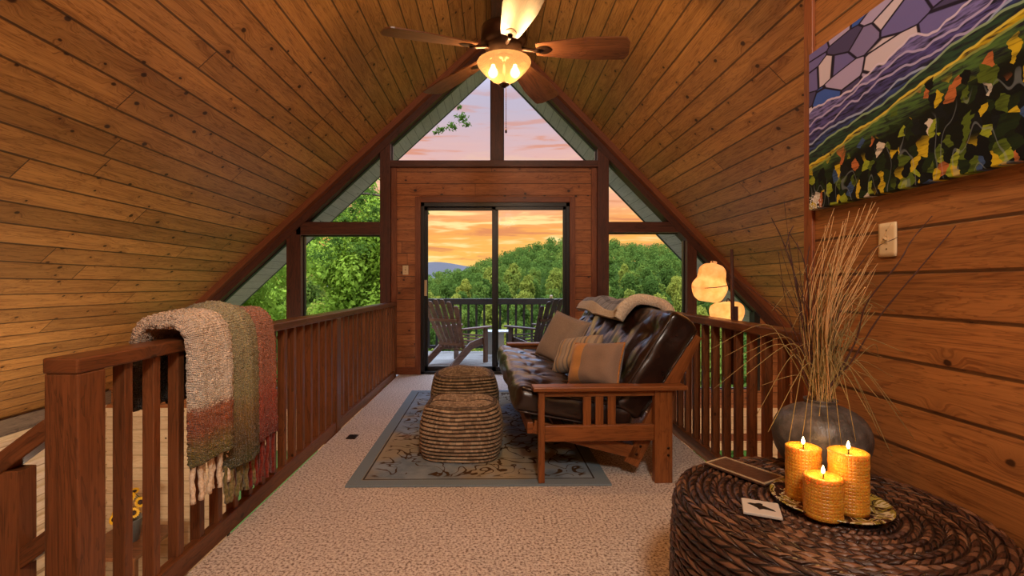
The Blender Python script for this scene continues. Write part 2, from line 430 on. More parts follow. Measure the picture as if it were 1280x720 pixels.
spk = t.ss(t.noise(t.vec(t.m('MULTIPLY', u, 120.0), t.m('MULTIPLY', v, 70.0)), 1.0, 1.0)[0], .5, .58)
c = t.mix(t.m('MULTIPLY', fl, spk), c, 'd8d8d8')
finish(t, Base_Color=c, Roughness=.75, Normal=t.bump(strk, .15, .003), Specular_IOR_Level=.15)
M['painting'] = m

# foliage
def foliage(name, a, b, c_, spread=1.0, lowf=.9):
    m, t = newmat(name)
    rnd = t.add('ShaderNodeObjectInfo').outputs['Random']
    n = t.noise(t.obj(), lowf, 3.0)[0]; n2 = t.noise(t.obj(), 9.0, 2.0)[0]
    f = t.m('ADD', t.m('MULTIPLY', rnd, .55*spread), t.m('ADD', t.m('MULTIPLY', n, .4+.4*(1-spread)), t.m('MULTIPLY', n2, .25)))
    c = t.ramp(f, [(.2, a), (.55, b), (.9, c_)])
    d = t.add('ShaderNodeBsdfDiffuse', {0: c}).outputs[0]
    tr = t.add('ShaderNodeBsdfTranslucent', {0: c}).outputs[0]
    t.add('ShaderNodeOutputMaterial', {0: t.add('ShaderNodeMixShader', {0: .35, 1: d, 2: tr}).outputs[0]})
    return m
M['leafnear'] = foliage('bright_leaves', '647a2a', '92ab3c', 'c8d460', .4)
M['leafdark'] = foliage('oak_leaves', '3a4f1e', '526c2a', '6e8a3a', .3)
M['leaffar'] = foliage('forest_leaves', '3a5022', '5f7632', '9a983e')
M['leafmass'] = foliage('far_canopy_leaves', '3a5022', '5f7632', '9a983e', .0, .13)
M['bark'] = plain('tree_bark', '5a4a3c', .9, 0, .4, 8, .6)
M['ground'] = plain('forest_floor', '3e4e22', .95, 0, .4, .3, .2, 0.0)
M['hazehill'] = plain('haze_tinted_hill', '56545a', .95, 0, .15, .02, 0, 0.0)  # haze of distance put into the base colour

# ------------------------------------------------------------------ geometry of the place
AX, AZ, SL, SR = .04, 4.30, .925, 1.03           # roof apex and slopes
BY = 6.0                                          # inner face of the glazed gable
def zl(x): return AZ + SL*(x-AX)
def zr(x): return AZ - SR*(x-AX)
LX, RX = -4.88, 4.45                              # where the roof meets the lower walls

def roof_panel(side, y0, y1, name, mat, drop=0.0, thick=.2, xend=None):
    mb = MB(); sl = SL if side < 0 else SR
    xe = xend if xend is not None else (LX if side < 0 else RX)
    ze = AZ - sl*abs(xe-AX)
    nx, nz = (-sl, 1) if side < 0 else (sl, 1)
    k = math.hypot(nx, nz); nx, nz = nx/k*thick, nz/k*thick
    Ls = math.hypot(xe-AX, AZ-ze)
    q = [(AX, AZ), (xe, ze), (xe+nx, ze+nz), (AX, AZ+thick*1.45)]
    b = len(mb.v)
    mb.v += [(p[0], y0, p[1]) for p in q] + [(p[0], y1, p[1]) for p in q]
    mb.quad_uvs((0, 1, 5, 4), ((y0, 0), (y0, Ls), (y1, Ls), (y1, 0)))
    mb.quad_uvs((3, 7, 6, 2), ((y0, 0), (y1, 0), (y1, Ls), (y0, Ls)))
    mb.quad_uvs((0, 3, 2, 1), ((0, 0), (0, .2), (Ls, .2), (Ls, 0)))
    mb.quad_uvs((4, 5, 6, 7), ((0, 0), (Ls, 0), (Ls, .2), (0, .2)))
    mb.quad_uvs((1, 2, 6, 5), ((y0, 0), (y0, .2), (y1, .2), (y1, 0)))
    mb.quad_uvs((0, 4, 7, 3), ((y0, 0), (y1, 0), (y1, .2), (y0, .2)))
    return mb.build(name, mat, weld=False)
struct(roof_panel(-1, -3.2, BY+.12, 'ceiling', M['ceil']), 'sloping knotty pine ceiling on the left side')
struct(roof_panel(1, -3.2, BY+.12, 'ceiling', M['ceil']), 'sloping knotty pine ceiling on the right side')
struct(roof_panel(-1, BY+.12, 7.05, 'trim_1', M['soffit']), 'grey green roof overhang outside the left windows')
struct(roof_panel(1, BY+.12, 7.05, 'trim_2', M['soffit']), 'grey green roof overhang outside the right windows')
# fascia boards on the outer edge of the overhang
mb = MB()
for s_, xe in ((-1, LX), (1, RX)):
    ze = zl(xe) if s_ < 0 else zr(xe)
    mb.beam((AX, 7.07, AZ+.20), (xe, 7.07, ze+.20), .04, .3, (0, 0, 1))
struct(mb.build('trim_3', M['greyplate']), 'fascia board along the outer roof edge')
struct(MB().box(AX-.07, AX+.07, -3.2, BY-.15, AZ-.20, AZ-.03).build('trim_4', M['beam'], bevel=.006), 'dark ridge beam under the ceiling peak')

# rake beams on the gable: dark beam with a lighter strip against the ceiling
for k, (s_, xe) in enumerate(((-1, -4.2), (1, 3.72))):
    f = zl if s_ < 0 else zr
    pts = [(AX, AZ), (xe, f(xe)), (xe, f(xe)-.2), (AX, AZ-.2)]
    pts2 = [(AX, AZ), (xe, f(xe)), (xe, f(xe)-.09), (AX, AZ-.09)]
    def raked(p, y0, y1):
        mb = MB(); L = math.hypot(xe-AX, AZ-f(xe))
        mb.v += [(a, y0, b) for a, b in p] + [(a, y1, b) for a, b in p]
        q = [(0, .2), (L, .2), (L, 0), (0, 0)]
        for F in ((0, 1, 2, 3), (7, 6, 5, 4)): mb.quad_uvs(F, [q[i % 4] for i in F])
        for i in range(4):
            j = (i+1) % 4; mb.quad_uvs((i, i+4, j+4, j), [(q[i][0], 0), (q[i][0], .15), (q[j][0], .15), (q[j][0], 0)])
        return mb
    struct(raked(pts, BY-.06, BY+.13).build(f'trim_{5+2*k}', M['beam'], weld=True), 'dark stained rake beam framing the gable windows')
    struct(raked(pts2, BY-.16, BY-.06).build(f'trim_{6+2*k}', M['casing'], weld=True), 'red brown strip where gable beam meets the ceiling')

# posts and cross beams of the gable
def post(i, x0, x1, z0, z1, mat='beam', y0=BY-.05, y1=BY+.13, lab=None):
    struct(MB().box(x0, x1, y0, y1, z0, z1).build(f'trim_{i}', M[mat], bevel=.004), lab)
post(9, -1.41, -1.28, 0, zl(-1.345)-.1, lab='tall dark post left of the glass door')
post(10, 1.29, 1.43, 0, zr(1.36)-.1, lab='tall dark post right of the glass door')
post(11, -2.57, -2.39, -.42, zl(-2.48)-.1, lab='dark post in the left gable window')
post(12, 2.40, 2.52, -.42, zr(2.46)-.1, lab='dark post in the right gable window')
post(13, -.03, .12, 2.66, AZ-.15, lab='mullion in the peak window')
post(14, -1.28, 1.29, 2.58, 2.66, y0=BY-.07, lab='header beam below the peak window')
post(15, -2.45, -1.41, 1.74, 1.90, lab='cross beam in the left gable window')
post(16, 1.43, 2.40, 1.77, 1.90, lab='cross beam in the right gable window')

# the middle wall with the door opening
DX0, DX1, DZ = -.91, .95, 2.15
mb = MB()
for x0, x1, z0, z1 in ((-1.28, DX0, 0, 2.58), (DX1, 1.29, 0, 2.58), (DX0, DX1, DZ, 2.58)):
    mb.box(x0, x1, BY, BY+.12, z0, z1, long=0)
struct(mb.build('wall_back', M['backwood']), 'red stained plank wall round the sliding door')
k = 17
for x0, x1, z0, z1 in ((DX0-.07, DX0, 0, DZ+.07), (DX1, DX1+.07, 0, DZ+.07), (DX0, DX1, DZ, DZ+.07), (-1.28, -1.21, 0, 2.58), (1.22, 1.29, 0, 2.58)):
    struct(MB().box(x0, x1, BY-.018, BY+.01, z0, z1).build(f'trim_{k}', M['casing'], bevel=.003), 'flat casing board on the plank wall'); k += 1
for i, (x0, x1) in enumerate(((-1.21, DX0-.07), (DX1+.07, 1.22))):
    struct(MB().box(x0, x1, BY-.016, BY+.01, 0, .09).build('baseboard_back', M['casing'], bevel=.003))

# solid gable parts below the windows and in the far corners
mb = MB()
mb.box(-4.9, -1.28, BY, BY+.12, -.42, -.19, long=0); mb.box(1.29, 4.45, BY, BY+.12, -.42, -.19, long=0)
mb.prism([(3.30, -.19), (4.45, -.19), (4.45, zr(4.45)+.08), (3.30, zr(3.30)+.08)], BY, BY+.12)
mb.prism([(-4.88, -.19), (-3.95, -.19), (-3.95, zl(-3.95)+.08), (-4.88, zl(-4.88)+.08)], BY, BY+.12)
struct(mb.build('wall_gable', M['backwood']), 'plank wall below the gable windows')

# windows: pane and a thin dark frame of its own
def inset(poly, d):
    n = len(poly); out = []
    cx = sum(p[0] for p in poly)/n; cz = sum(p[1] for p in poly)/n
    for i in range(n):
        a, b, c = Vector(poly[i-1]), Vector(poly[i]), Vector(poly[(i+1) % n])
        e1 = (b-a).normalized(); e2 = (c-b).normalized()
        n1 = Vector((-e1.y, e1.x)); n2 = Vector((-e2.y, e2.x))
        if n1.dot(Vector((cx, cz))-b) < 0: n1 = -n1
        if n2.dot(Vector((cx, cz))-b) < 0: n2 = -n2
        q = (n1+n2); q = q/max(.25, q.dot(n1)); out.append(tuple(b+q*d))
    return out
def window(i, poly, label, fr=.022, yg=BY+.06):
    w = sempty(f'window_{i}', label, (0, yg, 0))
    inn = inset(poly, fr)
    mb = MB(); n = len(poly)
    for a in range(n):
        b = (a+1) % n
        mb.prism([poly[a], poly[b], inn[b], inn[a]], -.025, .025)
    mb.build('window_frame', M['black'], w)
    MB().prism(inn, -.003, .003).build('glass_pane', M['glass'], w)
e = .02
window(1, [(-1.29, 2.64), (-.02, 2.64), (-.02, zl(-.02)-.19), (-1.29, zl(-1.29)-.19)], 'left half of the triangular peak window')
window(2, [(.11, 2.64), (1.30, 2.64), (1.30, zr(1.30)-.19), (.11, zr(.11)-.19)], 'right half of the triangular peak window')
window(3, [(-2.40, 1.89), (-1.40, 1.89), (-1.40, zl(-1.40)-.19), (-2.40, zl(-2.40)-.19)], 'small upper window left of the door wall')
window(4, [(1.42, 1.89), (2.33, 1.89), (1.42, zr(1.42)-.19)], 'small upper window right of the door wall')
window(5, [(-2.40, -.2), (-1.40, -.2), (-1.40, 1.75), (-2.40, 1.75)], 'tall window behind the left railing')
window(6, [(1.42, -.2), (2.41, -.2), (2.41, 1.78), (1.42, 1.78)], 'tall window behind the futon')
window(7, [(-3.96, -.2), (-2.56, -.2), (-2.56, zl(-2.56)-.19), (-3.96, zl(-3.96)-.19)], 'slanted corner window at far left')
window(8, [(2.51, -.2), (3.31, -.2), (3.31, zr(3.31)-.19), (2.51, zr(2.51)-.19)], 'slanted corner window behind the rail lamp')
# pale light metal stop on corner window's edge
struct(MB().box(3.25, 3.32, BY-.02, BY+.1, -.2, zr(3.3)-.15).build('trim_30', M['black']), 'dark metal stop beside the corner window')

# lower storey gable wall with two big windows
mb = MB()
xs = [(-4.9, -3.35), (-1.75, 1.85), (3.25, 4.45)]
for x0, x1 in xs: mb.box(x0, x1, BY, BY+.12, -2.6, -.42, long=0)
for x0, x1 in ((-3.35, -1.75), (1.85, 3.25)):
    mb.box(x0, x1, BY, BY+.12, -2.6, -2.35, long=0); mb.box(x0, x1, BY, BY+.12, -.95, -.42, long=0)
struct(mb.build('wall_lower', M['lowerlog']), 'pale lower storey wall below the gable')
window(9, [(-3.36, -2.36), (-1.74, -2.36), (-1.74, -.94), (-3.36, -.94)], 'lower storey window seen under the left railing')
window(10, [(1.84, -2.36), (3.26, -2.36), (3.26, -.94), (1.84, -.94)], 'lower storey window seen under the right railing')
struct(MB().box(1.5, 4.45, BY-.04, BY, -.82, -.74).build('trim_31', M['casing']), 'brown rail above the lower right window')

# lower side walls of half-round logs, the wall behind, the floors
def logwall(name, x, sgn, y0, y1, z0, z1, mat, dz=.16, bulge=.05):
    mb = MB(); n = int(round((z1-z0)/dz)); k = 6
    prof = [(x, z0)]
    for i in range(n):
        for j in range(k):
            a = (j+.5)/k; prof.append((x+sgn*bulge*math.sin(PI*a)**.6, z0+(i+a)*(z1-z0)/n))
        prof.append((x, z0+(i+1)*(z1-z0)/n))
    L = len(prof)-1
    mb.grid(lambda u, v: (prof[round(v*L)][0], y0+(y1-y0)*u, prof[round(v*L)][1]), 1, L, uvf=lambda u, v: ((y1-y0)*u, prof[round(v*L)][1]))
    mb.box(x-sgn*.12, x-sgn*.001, y0, y1, z0, z1)
    return mb.build(name, mat)
struct(logwall('wall_left', LX, 1, -3, BY, -2.6, -.28, M['lowerlog']), 'pale log wall of the lower storey on the left')
struct(logwall('wall_right', RX, -1, -3, BY, -2.6, -.2, M['lowerlog']), 'pale log wall of the lower storey on the right')
struct(MB().box(LX-.12, LX+.1, -3, BY, -.36, -.2).build('trim_32', M['oldlog']), 'grey plate under the left ceiling edge')
mb = MB(); mb.prism([(-5.1, -2.6), (4.7, -2.6), (4.7, -.3), (AX, AZ+.25), (-5.1, -.3)], -3.2, -3.05)
struct(mb.build('wall_rear', M['wallwood']), 'plank gable wall at the other end of the loft')
struct(MB().box(-5, 4.6, -3.1, BY+.1, -2.7, -2.6, long=1).build('floor', M['lowerfloor']), 'lower storey board floor')
mb = MB(); mb.box(-1.184, 1.345, -3.05, BY, -.02, 0, long=1); mb.box(1.345, 1.40, -3.05, 2.05, -.02, 0, long=1)
mb.box(DX0, DX1, BY, BY+.04, -.02, 0)
struct(mb.build('floor', M['carpet']), 'speckled beige carpet of the loft')
mb = MB(); mb.box(-1.184, 1.345, -3.05, BY-.0, -.25, -.021); mb.box(1.345, 1.5, -3.05, 2.05, -.25, -.021)
struct(mb.build('floor', M['casing']), 'timber edge of the loft floor')

# right partition wall with its end board
WX = 1.36
struct(MB().box(WX, WX+.14, -3.05, 2.03, -.25, 3.02, long=1, uvo=(0, .145-.0)).build('wall_side', M['wallwood']), 'cedar plank wall beside the wicker table')
struct(MB().box(WX-.014, WX+.155, 2.03, 2.085, -.25, 2.98).build('trim_33', M['casing'], bevel=.004), 'vertical corner board on the end of the plank wall')
struct(MB().box(WX-.016, WX, -3.0, 2.03, 0, .09).build('baseboard_right', M['casing'], bevel=.003))

# sliding glass door
d = sempty('door_1', 'black framed sliding glass door to the deck', (0, BY+.05, 0))
mb = MB()
for x0, x1, z0, z1 in ((DX0, DX0+.045, 0, DZ), (DX1-.045, DX1, 0, DZ), (DX0, DX1, DZ-.05, DZ), (DX0, DX1, 0, .035)):
    mb.box(x0, x1, -.05, .06, z0, z1)
mb.build('door_frame', M['black'], d, bevel=.003)
for i, (x0, x1, y) in enumerate(((DX0+.03, .06, .03), (-.02, DX1-.03, -.015))):
    mb = MB()
    for a0, a1, z0, z1 in ((x0, x0+.05, .03, DZ-.04), (x1-.05, x1, .03, DZ-.04), (x0, x1, .03, .09), (x0, x1, DZ-.09, DZ-.04)):
        mb.box(a0, a1, y-.018, y+.018, z0, z1)
    pnl = mb.build('door_panel', M['black'], d, bevel=.003)
    MB().box(x0+.045, x1-.045, y-.003, y+.003, .085, DZ-.085).build('glass_pane', M['glass'], pnl)
mb = MB(); mb.box(DX0+.045, DX0+.075, -.06, -.02, .98, 1.18); mb.box(DX0+.05, DX0+.07, -.035, .0, 1.0, 1.02); mb.box(DX0+.05, DX0+.07, -.035, .0, 1.14, 1.16)
mb.build('door_handle', M['ivory2'], d, bevel=.004, label='pale pull handle')

# ------------------------------------------------------------------ railings
def railing(label, xi, xo, y0, y1, posts, name='railing'):
    xa, xb = min(xi, xo), max(xi, xo); xc = (xa+xb)/2
    r = thing(name, label, 'railing', (xc, y0, 0))
    w = xb-xa
    MB().box(-w/2-.002, w/2+.002, -.004, y1-y0, .862, .908).build('handrail', M['rail'], r, bevel=.006)
    ys = [p-y0 for p in posts]
    for i, p in enumerate(ys):
        mb = MB().box(-w/2, w/2, p, p+.1, -.24, .862)
        sg = 1 if xi > xo else -1
        mb.box(min(sg*w/2, sg*(w/2+.05)), max(sg*w/2, sg*(w/2+.05)), p+.01, p+.09, -.24, -.06)
        mb.build('post', M['rail'], r, bevel=.005)
    ends = ys + [y1-y0]
    for i in range(len(ys)):
        a = ys[i]+.1; b = ends[i+1]
        if b-a < .1: continue
        MB().box(-.02+.024*(1 if xi > xo else -1), .02+.024*(1 if xi > xo else -1), a, b, -.015, .068).build('bottom_rail', M['rail'], r, bevel=.004)
        n = max(1, int((b-a)/.136)); st = (b-a)/(n+.35)
        for k in range(n):
            y = a+st*(k+.86)
            bo = .012*(1 if xi > xo else -1)
            MB().box(bo-.021, bo+.021, y-.018, y+.018, .04, .862).build('baluster', M['rail'], r, bevel=.003)
    return r
railing('long dark wooden railing along the left edge, thrown over with a woven blanket', -1.2, -1.3, 1.387, BY-.06, [1.387, 3.68, BY-.17])
railing('dark wooden railing behind the futon on the right edge', 1.36, 1.46, 2.09, BY-.06, [2.09, 3.95, BY-.17])

# stair handrail going down to the left of the newel
sr = thing('stair_handrail', 'sloping stair handrail running down left from the corner post', 'handrail', (-1.30, 1.46, 0))
def slope(x, off): return .715 + off + x*.74
MB().beam((-.022, 0, slope(-.022, 0)), (-1.9, 0, slope(-1.9, 0)), .07, .055).build('handrail', M['rail'], sr, bevel=.005)
MB().beam((-.022, 0, slope(-.022, -.33)), (-1.9, 0, slope(-1.9, -.33)), .05, .05).build('bottom_rail', M['rail'], sr, bevel=.004)
for x in (-.165, -.52, -.9, -1.3, -1.7):
    zt = slope(x, -.03); zb = slope(x, -.33)-.03 if x != -.165 else slope(x, -.9)
    MB().box(x-.048 if x == -.165 else x-.02, x+.048 if x == -.165 else x+.02, -.03, .03, zb, zt).build('post' if x == -.165 else 'baluster', M['rail'], sr, bevel=.003)
MB().box(-1.76, -1.66, -.05, .05, -2.6, slope(-1.71, -.03)).build('post', M['rail'], sr, bevel=.004)
MB().box(-.215, -.115, -.05, .05, -2.6, slope(-.165, -.9)).build('post', M['rail'], sr, bevel=.004)
struct(logwall('wall_stair', -2.925, 1, 2.9, 2.96, -2.6, .02, M['oldlog'], .13, .04), 'weathered log wall end beside the stairs')

# ------------------------------------------------------------------ ceiling fan
FX, FY = .065, 3.0
fan = thing('ceiling_fan', 'five blade wooden ceiling fan with glowing glass bowl light', 'ceiling fan', (FX, FY, 2.35))
def fz(z): return z-2.35
MB().lathe([(0, fz(AZ-.16)), (.075, fz(AZ-.16)), (.075, fz(AZ-.2)), (.06, fz(AZ-.26)), (.025, fz(AZ-.29)), (0, fz(AZ-.29))], n=28).build('canopy', M['bronze'], fan)
MB().tube([(0, 0, fz(AZ-.28)), (0, 0, fz(2.72))], .013, 12).build('downrod', M['bronze'], fan)
MB().lathe([(0, fz(2.76)), (.04, fz(2.76)), (.10, fz(2.745)), (.142, fz(2.72)), (.145, fz(2.64)), (.13, fz(2.615)), (.115, fz(2.60)), (.115, fz(2.575)), (.07, fz(2.565)), (.07, fz(2.545)), (0, fz(2.545))], n=40).build('motor_housing', M['bronze'], fan)
fit = MB().lathe([(0, fz(2.548)), (.055, fz(2.545)), (.06, fz(2.53)), (.02, fz(2.522)), (0.007, fz(2.51)), (0.006, fz(2.38)), (0, fz(2.38))], n=28).build('light_fitter', M['bronze'], fan)
m, t = newmat('frosted_amber_glass')
n = t.noise(t.obj(), 14.0, 3.0)[0]
c = t.mix(t.ss(n, .3, .7), 'f3c98c', 'ffe0ae')
tl = t.add('ShaderNodeBsdfTranslucent', {0: c}).outputs[0]
gl = t.add('ShaderNodeBsdfPrincipled', {'Base Color': c, 'Roughness': .3}).outputs[0]
em = t.add('ShaderNodeEmission', {0: (1, .46, .14, 1), 1: .46}).outputs[0]
tl = t.add('ShaderNodeMixShader', {0: .38, 1: t.add('ShaderNodeBsdfTranslucent', {0: (.026, .014, .005, 1)}).outputs[0], 2: t.add('ShaderNodeBsdfTransparent', {0: (1, .85, .6, 1)}).outputs[0]}).outputs[0]
t.add('ShaderNodeOutputMaterial', {0: t.add('ShaderNodeAddShader', {0: tl, 1: em}).outputs[0]})
M['bowl'] = m
prof = [(.166, fz(2.512)), (.169, fz(2.506)), (.164, fz(2.494)), (.145, fz(2.468)), (.115, fz(2.436)), (.08, fz(2.405)), (.045, fz(2.383)), (.02, fz(2.376)), (0, fz(2.375))]
bowl = MB().lathe(prof, n=56).build('bowl_shade', M['bowl'], fan, label='glowing amber glass bowl')
MB().lathe([(0, fz(2.378)), (.03, fz(2.377)), (.034, fz(2.37)), (.02, fz(2.36)), (.010, fz(2.352)), (0, fz(2.35))], n=20).build('finial', M['bronze'], bowl)
ch = MB()
for i in range(24): ch.lathe([(0, -.0035), (.003, -.001), (.003, .001), (0, .0035)], (.012, -.02, fz(2.36)-.012*i), 6)
ch.tube([(.012, -.02, fz(2.36)), (.012, -.02, fz(2.08))], .0012, 5); ch.lathe([(0, 0), (.007, .006), (.006, .02), (.002, .028), (0, .028)], (.012, -.02, fz(2.06)), 10)
ch.build('pull_chain', M['bronze'], fan)
for kq in range(5):
    a = R(-10+72*kq)
    Mr = Matrix.Rotation(a, 4, 'Z')
    pitch = Matrix.Rotation(R(-13), 4, 'X')
    Mb = Mr @ Matrix.Translation((.20, 0, fz(2.575))) @ Matrix.Rotation(R(4.2), 4, 'Y') @ pitch
    L0, L1 = 0.0, .56
    def bw(u):
        return (.050 + .046*min(1, u*1.7)**.8) * (1 if u < .93 else max(0.0, 1-((u-.93)/.07)**2)**.5*.45+.55 if u < 1 else .55)
    mb = MB(); N = 26
    def fb(u, v, z):
        return Mb @ Vector((L0+(L1-L0)*u, (2*v-1)*bw(u), z))
    for z, fl in ((.004, False), (-.004, True)):
        mb.grid(lambda u, v: fb(u, v, z), N, 6, flip=fl, uvf=lambda u, v: (u*.56, v*.15), smooth=False)
    for v, fl in ((0, False), (1, True)):
        mb.grid(lambda u, w: fb(u, v, -.004+.008*w), N, 1, flip=fl, uvf=lambda u, w: (u*.56, w*.01), smooth=False)
    for u, fl in ((0, True), (1, False)):
        mb.grid(lambda v, w: fb(u, v, -.004+.008*w), 6, 1, flip=fl, uvf=lambda v, w: (v*.15, w*.01), smooth=False)
    bl = mb.build('blade', M['blade'], fan, weld=True)
    mb = MB()
    Mi = Mr @ Matrix.Translation((0, 0, fz(2.575)))
    def ii(x, y, z): return Mi @ Vector((x, y, z))
    mb.tube([ii(.10, 0, .01), ii(.15, 0, .0), ii(.19, 0, -.010), ii(.23, 0, -.012)], [.014, .012, .012, .016], 8)
    # leaf-shaped bracket plate under the blade
    mb.grid(lambda u, v: Mb @ Vector((.0+.10*u, (2*v-1)*.034*math.sin(PI*min(1, .12+.83*u))**.8, -.006-.004*math.sin(PI*u))), 12, 6)
    mb.grid(lambda u, v: Mb @ Vector((.0+.10*u, (2*v-1)*.034*math.sin(PI*min(1, .12+.83*u))**.8, -.0045)), 12, 6, flip=True)
    mb.build('blade_bracket', M['bronze'], bl)

m, t = newmat('frosted_bulb')
em = t.add('ShaderNodeEmission', {0: (1, .72, .40, 1), 1: 5.0}).outputs[0]
t.add('ShaderNodeOutputMaterial', {0: t.add('ShaderNodeAddShader', {0: em, 1: t.add('ShaderNodeBsdfTransparent').outputs[0]}).outputs[0]})
for sx in (-1, 1):
    MB().lathe([(0, -.030), (.014, -.027), (.026, -.015), (.030, 0), (.026, .015), (.015, .034), (.011, .05), (0, .05)], (sx*.068, -.02, fz(2.436)), 24).build('bulb', m, fan)
def light(name, typ, loc, power, col, radius=.05, parent=None, **kw):
    ld = bpy.data.lights.new(name, typ); ld.energy = power; ld.color = col
    if typ in ('POINT', 'SPOT'): ld.shadow_soft_size = radius
    for k, v in kw.items(): setattr(ld, k, v)
    o = bpy.data.objects.new(name, ld); COL.objects.link(o); o.location = loc
    if parent: o.parent = parent
    return o
WARM = (1, .66, .34)
for sx in (-1, 1):
    light('fan_bulb', 'POINT', (sx*.068, -.02, fz(2.432)), 23, (1, .62, .30), .036, fan)

# ------------------------------------------------------------------ futon
ft = thing('futon_sofa', 'wooden arm futon sofa with tufted dark brown leather mattress', 'sofa', (.25, 2.675, 0), R(2.6))
FL = 2.05                                       # outer length
for y in (0, FL-.045):
    yc = y+.0225
    arm = MB().box(-.032, .84, yc-.05, yc+.05, .527, .553).build('armrest', M['futonwood'], ft, bevel=.006)
    MB().box(0, .036, y, y+.045, .0125, .527).build('front_leg', M['futonwood'], ft, bevel=.004)
    rl = MB().box(.66, .762, y, y+.045, .0, .527).build('rear_leg', M['futonwood'], ft, bevel=.004)
    for z in (.16, .20):
        MB().lathe([(0, 0), (.007, 0), (.007, .004), (0, .004)], n=12, M=Matrix.Translation((.735, (y-.003 if y == 0 else y+.045), z)) @ Matrix.Rotation(R(90), 4, 'X')).build('bolt', M['bronze'], rl)
    MB().box(.036, .66, y+.008, y+.037, .492, .527).build('top_rail', M['futonwood'], ft, bevel=.003)
    MB().box(.036, .66, y+.008, y+.037, .24, .33).build('side_rail', M['futonwood'], ft, bevel=.004)
    for x in (.255, .325, .395):
        MB().box(x, x+.045, y+.012, y+.033, .33, .492).build('arm_slat', M['futonwood'], ft, bevel=.002)
for y in (.075, FL-.075):
    MB().beam((-.02, y, .31), (.60, y, .145), .026, .075).build('seat_frame', M['futonwood'], ft, bevel=.004)
    bf = MB().beam((.545, y, .085), (.925, y, .83), .026, .085).build('back_frame', M['futonwood'], ft, bevel=.004)
    for tq in (.08, .14):
        p = Vector((.545, 0, .085)).lerp(Vector((.925, 0, .83)), tq)
        MB().lathe([(0, 0), (.008, 0), (.008, .004), (0, .004)], n=12, M=Matrix.Translation((p.x, y-.012 if y < 1 else y+.016, p.z)) @ Matrix.Rotation(R(90), 4, 'X')).build('bolt', M['bronze'], bf)
MB().box(-.055, -.02, .065, FL-.065, .27, .335).build('front_stretcher', M['futonwood'], ft, bevel=.004)
for q in (.15, .5, .92):
    p = Vector((.545, 0, .085)).lerp(Vector((.925, 0, .83)), q)
    MB().beam((p.x+.02, .085, p.z), (p.x+.02, FL-.085, p.z), .03, .06, (.45, 0, .89)).build('back_slat', M['futonwood'], ft, bevel=.003)
for q in (.3, .6, .95):
    p = Vector((-.05, 0, .335)).lerp(Vector((.60, 0, .16)), q)
    MB().beam((p.x, .085, p.z), (p.x, FL-.085, p.z), .06, .02).build('seat_slat', M['futonwood'], ft, bevel=.003)
def tufted(L, W, T, rows, cols, r, M_, seed, wr=.010, dep=.05):
    """mattress about the origin: x across W, y along L, z up T; dimples on the top face"""
    tp = [((i+.5)/rows*W-W/2, (j+.5)/cols*L-L/2) for i in range(rows) for j in range(cols)]
    def de(p):
        k = (p.z/(T/2))
        if k > -.2:
            w = max(0, min(1, (k+.2)/.9)); dz = .028*(1-(2*p.x/W)**4)*(1-(2*p.y/L)**6)
            for a, b in tp:
                dx, dy = p.x-a, p.y-b; d2 = dx*dx+dy*dy
                dz -= dep*math.exp(-d2/.0045)
                ang = math.atan2(dy, dx)
                dz -= .010*math.exp(-d2/.03)*(.5+.5*math.cos(ang*6+a*30))
            dz += wr*noise.noise(Vector((p.x*9+seed, p.y*7, 1.3)))+.5*wr*noise.noise(Vector((p.x*5, p.y*26+seed, 4.3)))
            p = Vector((p.x, p.y, p.z+dz*w))
        e = .008*noise.noise(Vector((p.x*6, p.y*6+seed, p.z*12)))
        p.x += e*2; p.y += e
        return p
    return MB().rbox(W, L, T, r, (46, 110, 10), M_, de)
tilt = R(11)
Ms = Matrix.Translation((.215, FL/2, .405)) @ Matrix.Rotation(tilt, 4, 'Y')
seatm = tufted(FL-.11, .70, .15, 2, 6, .05, Ms, 3.0, .006, .020).build('seat_mattress', M['leather'], ft, weld=True)
aa = R(33.5); av = Vector((math.sin(aa), 0, math.cos(aa))); nv = Vector((-math.cos(aa), 0, math.sin(aa)))
c0 = Vector((.455, FL/2, .44)) + av*.31 - nv*.085
Mbk = Matrix.Translation(c0) @ Matrix((-av, Vector((0, -1, 0)) , nv)).transposed().to_4x4()
backm = tufted(FL-.11, .66, .185, 2, 6, .04, Mbk, 8.0, .013, .034).build('back_mattress', M['leather'], ft, weld=True)

for Mq, W_, T_, own in ((Ms, .70, .15, seatm), (Mbk, .66, .185, backm)):
    for sy in (-1, 1):
        for sz in (-1, 1):
            yy = sy*((FL-.11)/2-.010); zz_ = sz*(T_/2-.010)
            MB().tube([Mq @ Vector((-W_/2+.03+(W_-.06)*q/10, yy+.008*noise.noise(Vector((q*.6, sy, sz))), zz_)) for q in range(11)], .0065, 6).build('piping', M['leather'], own)
def fut(x, y, z): return Matrix.Translation((.25, 2.675, 0)) @ Matrix.Rotation(R(2.6), 4, 'Z') @ Vector((x, y, z))

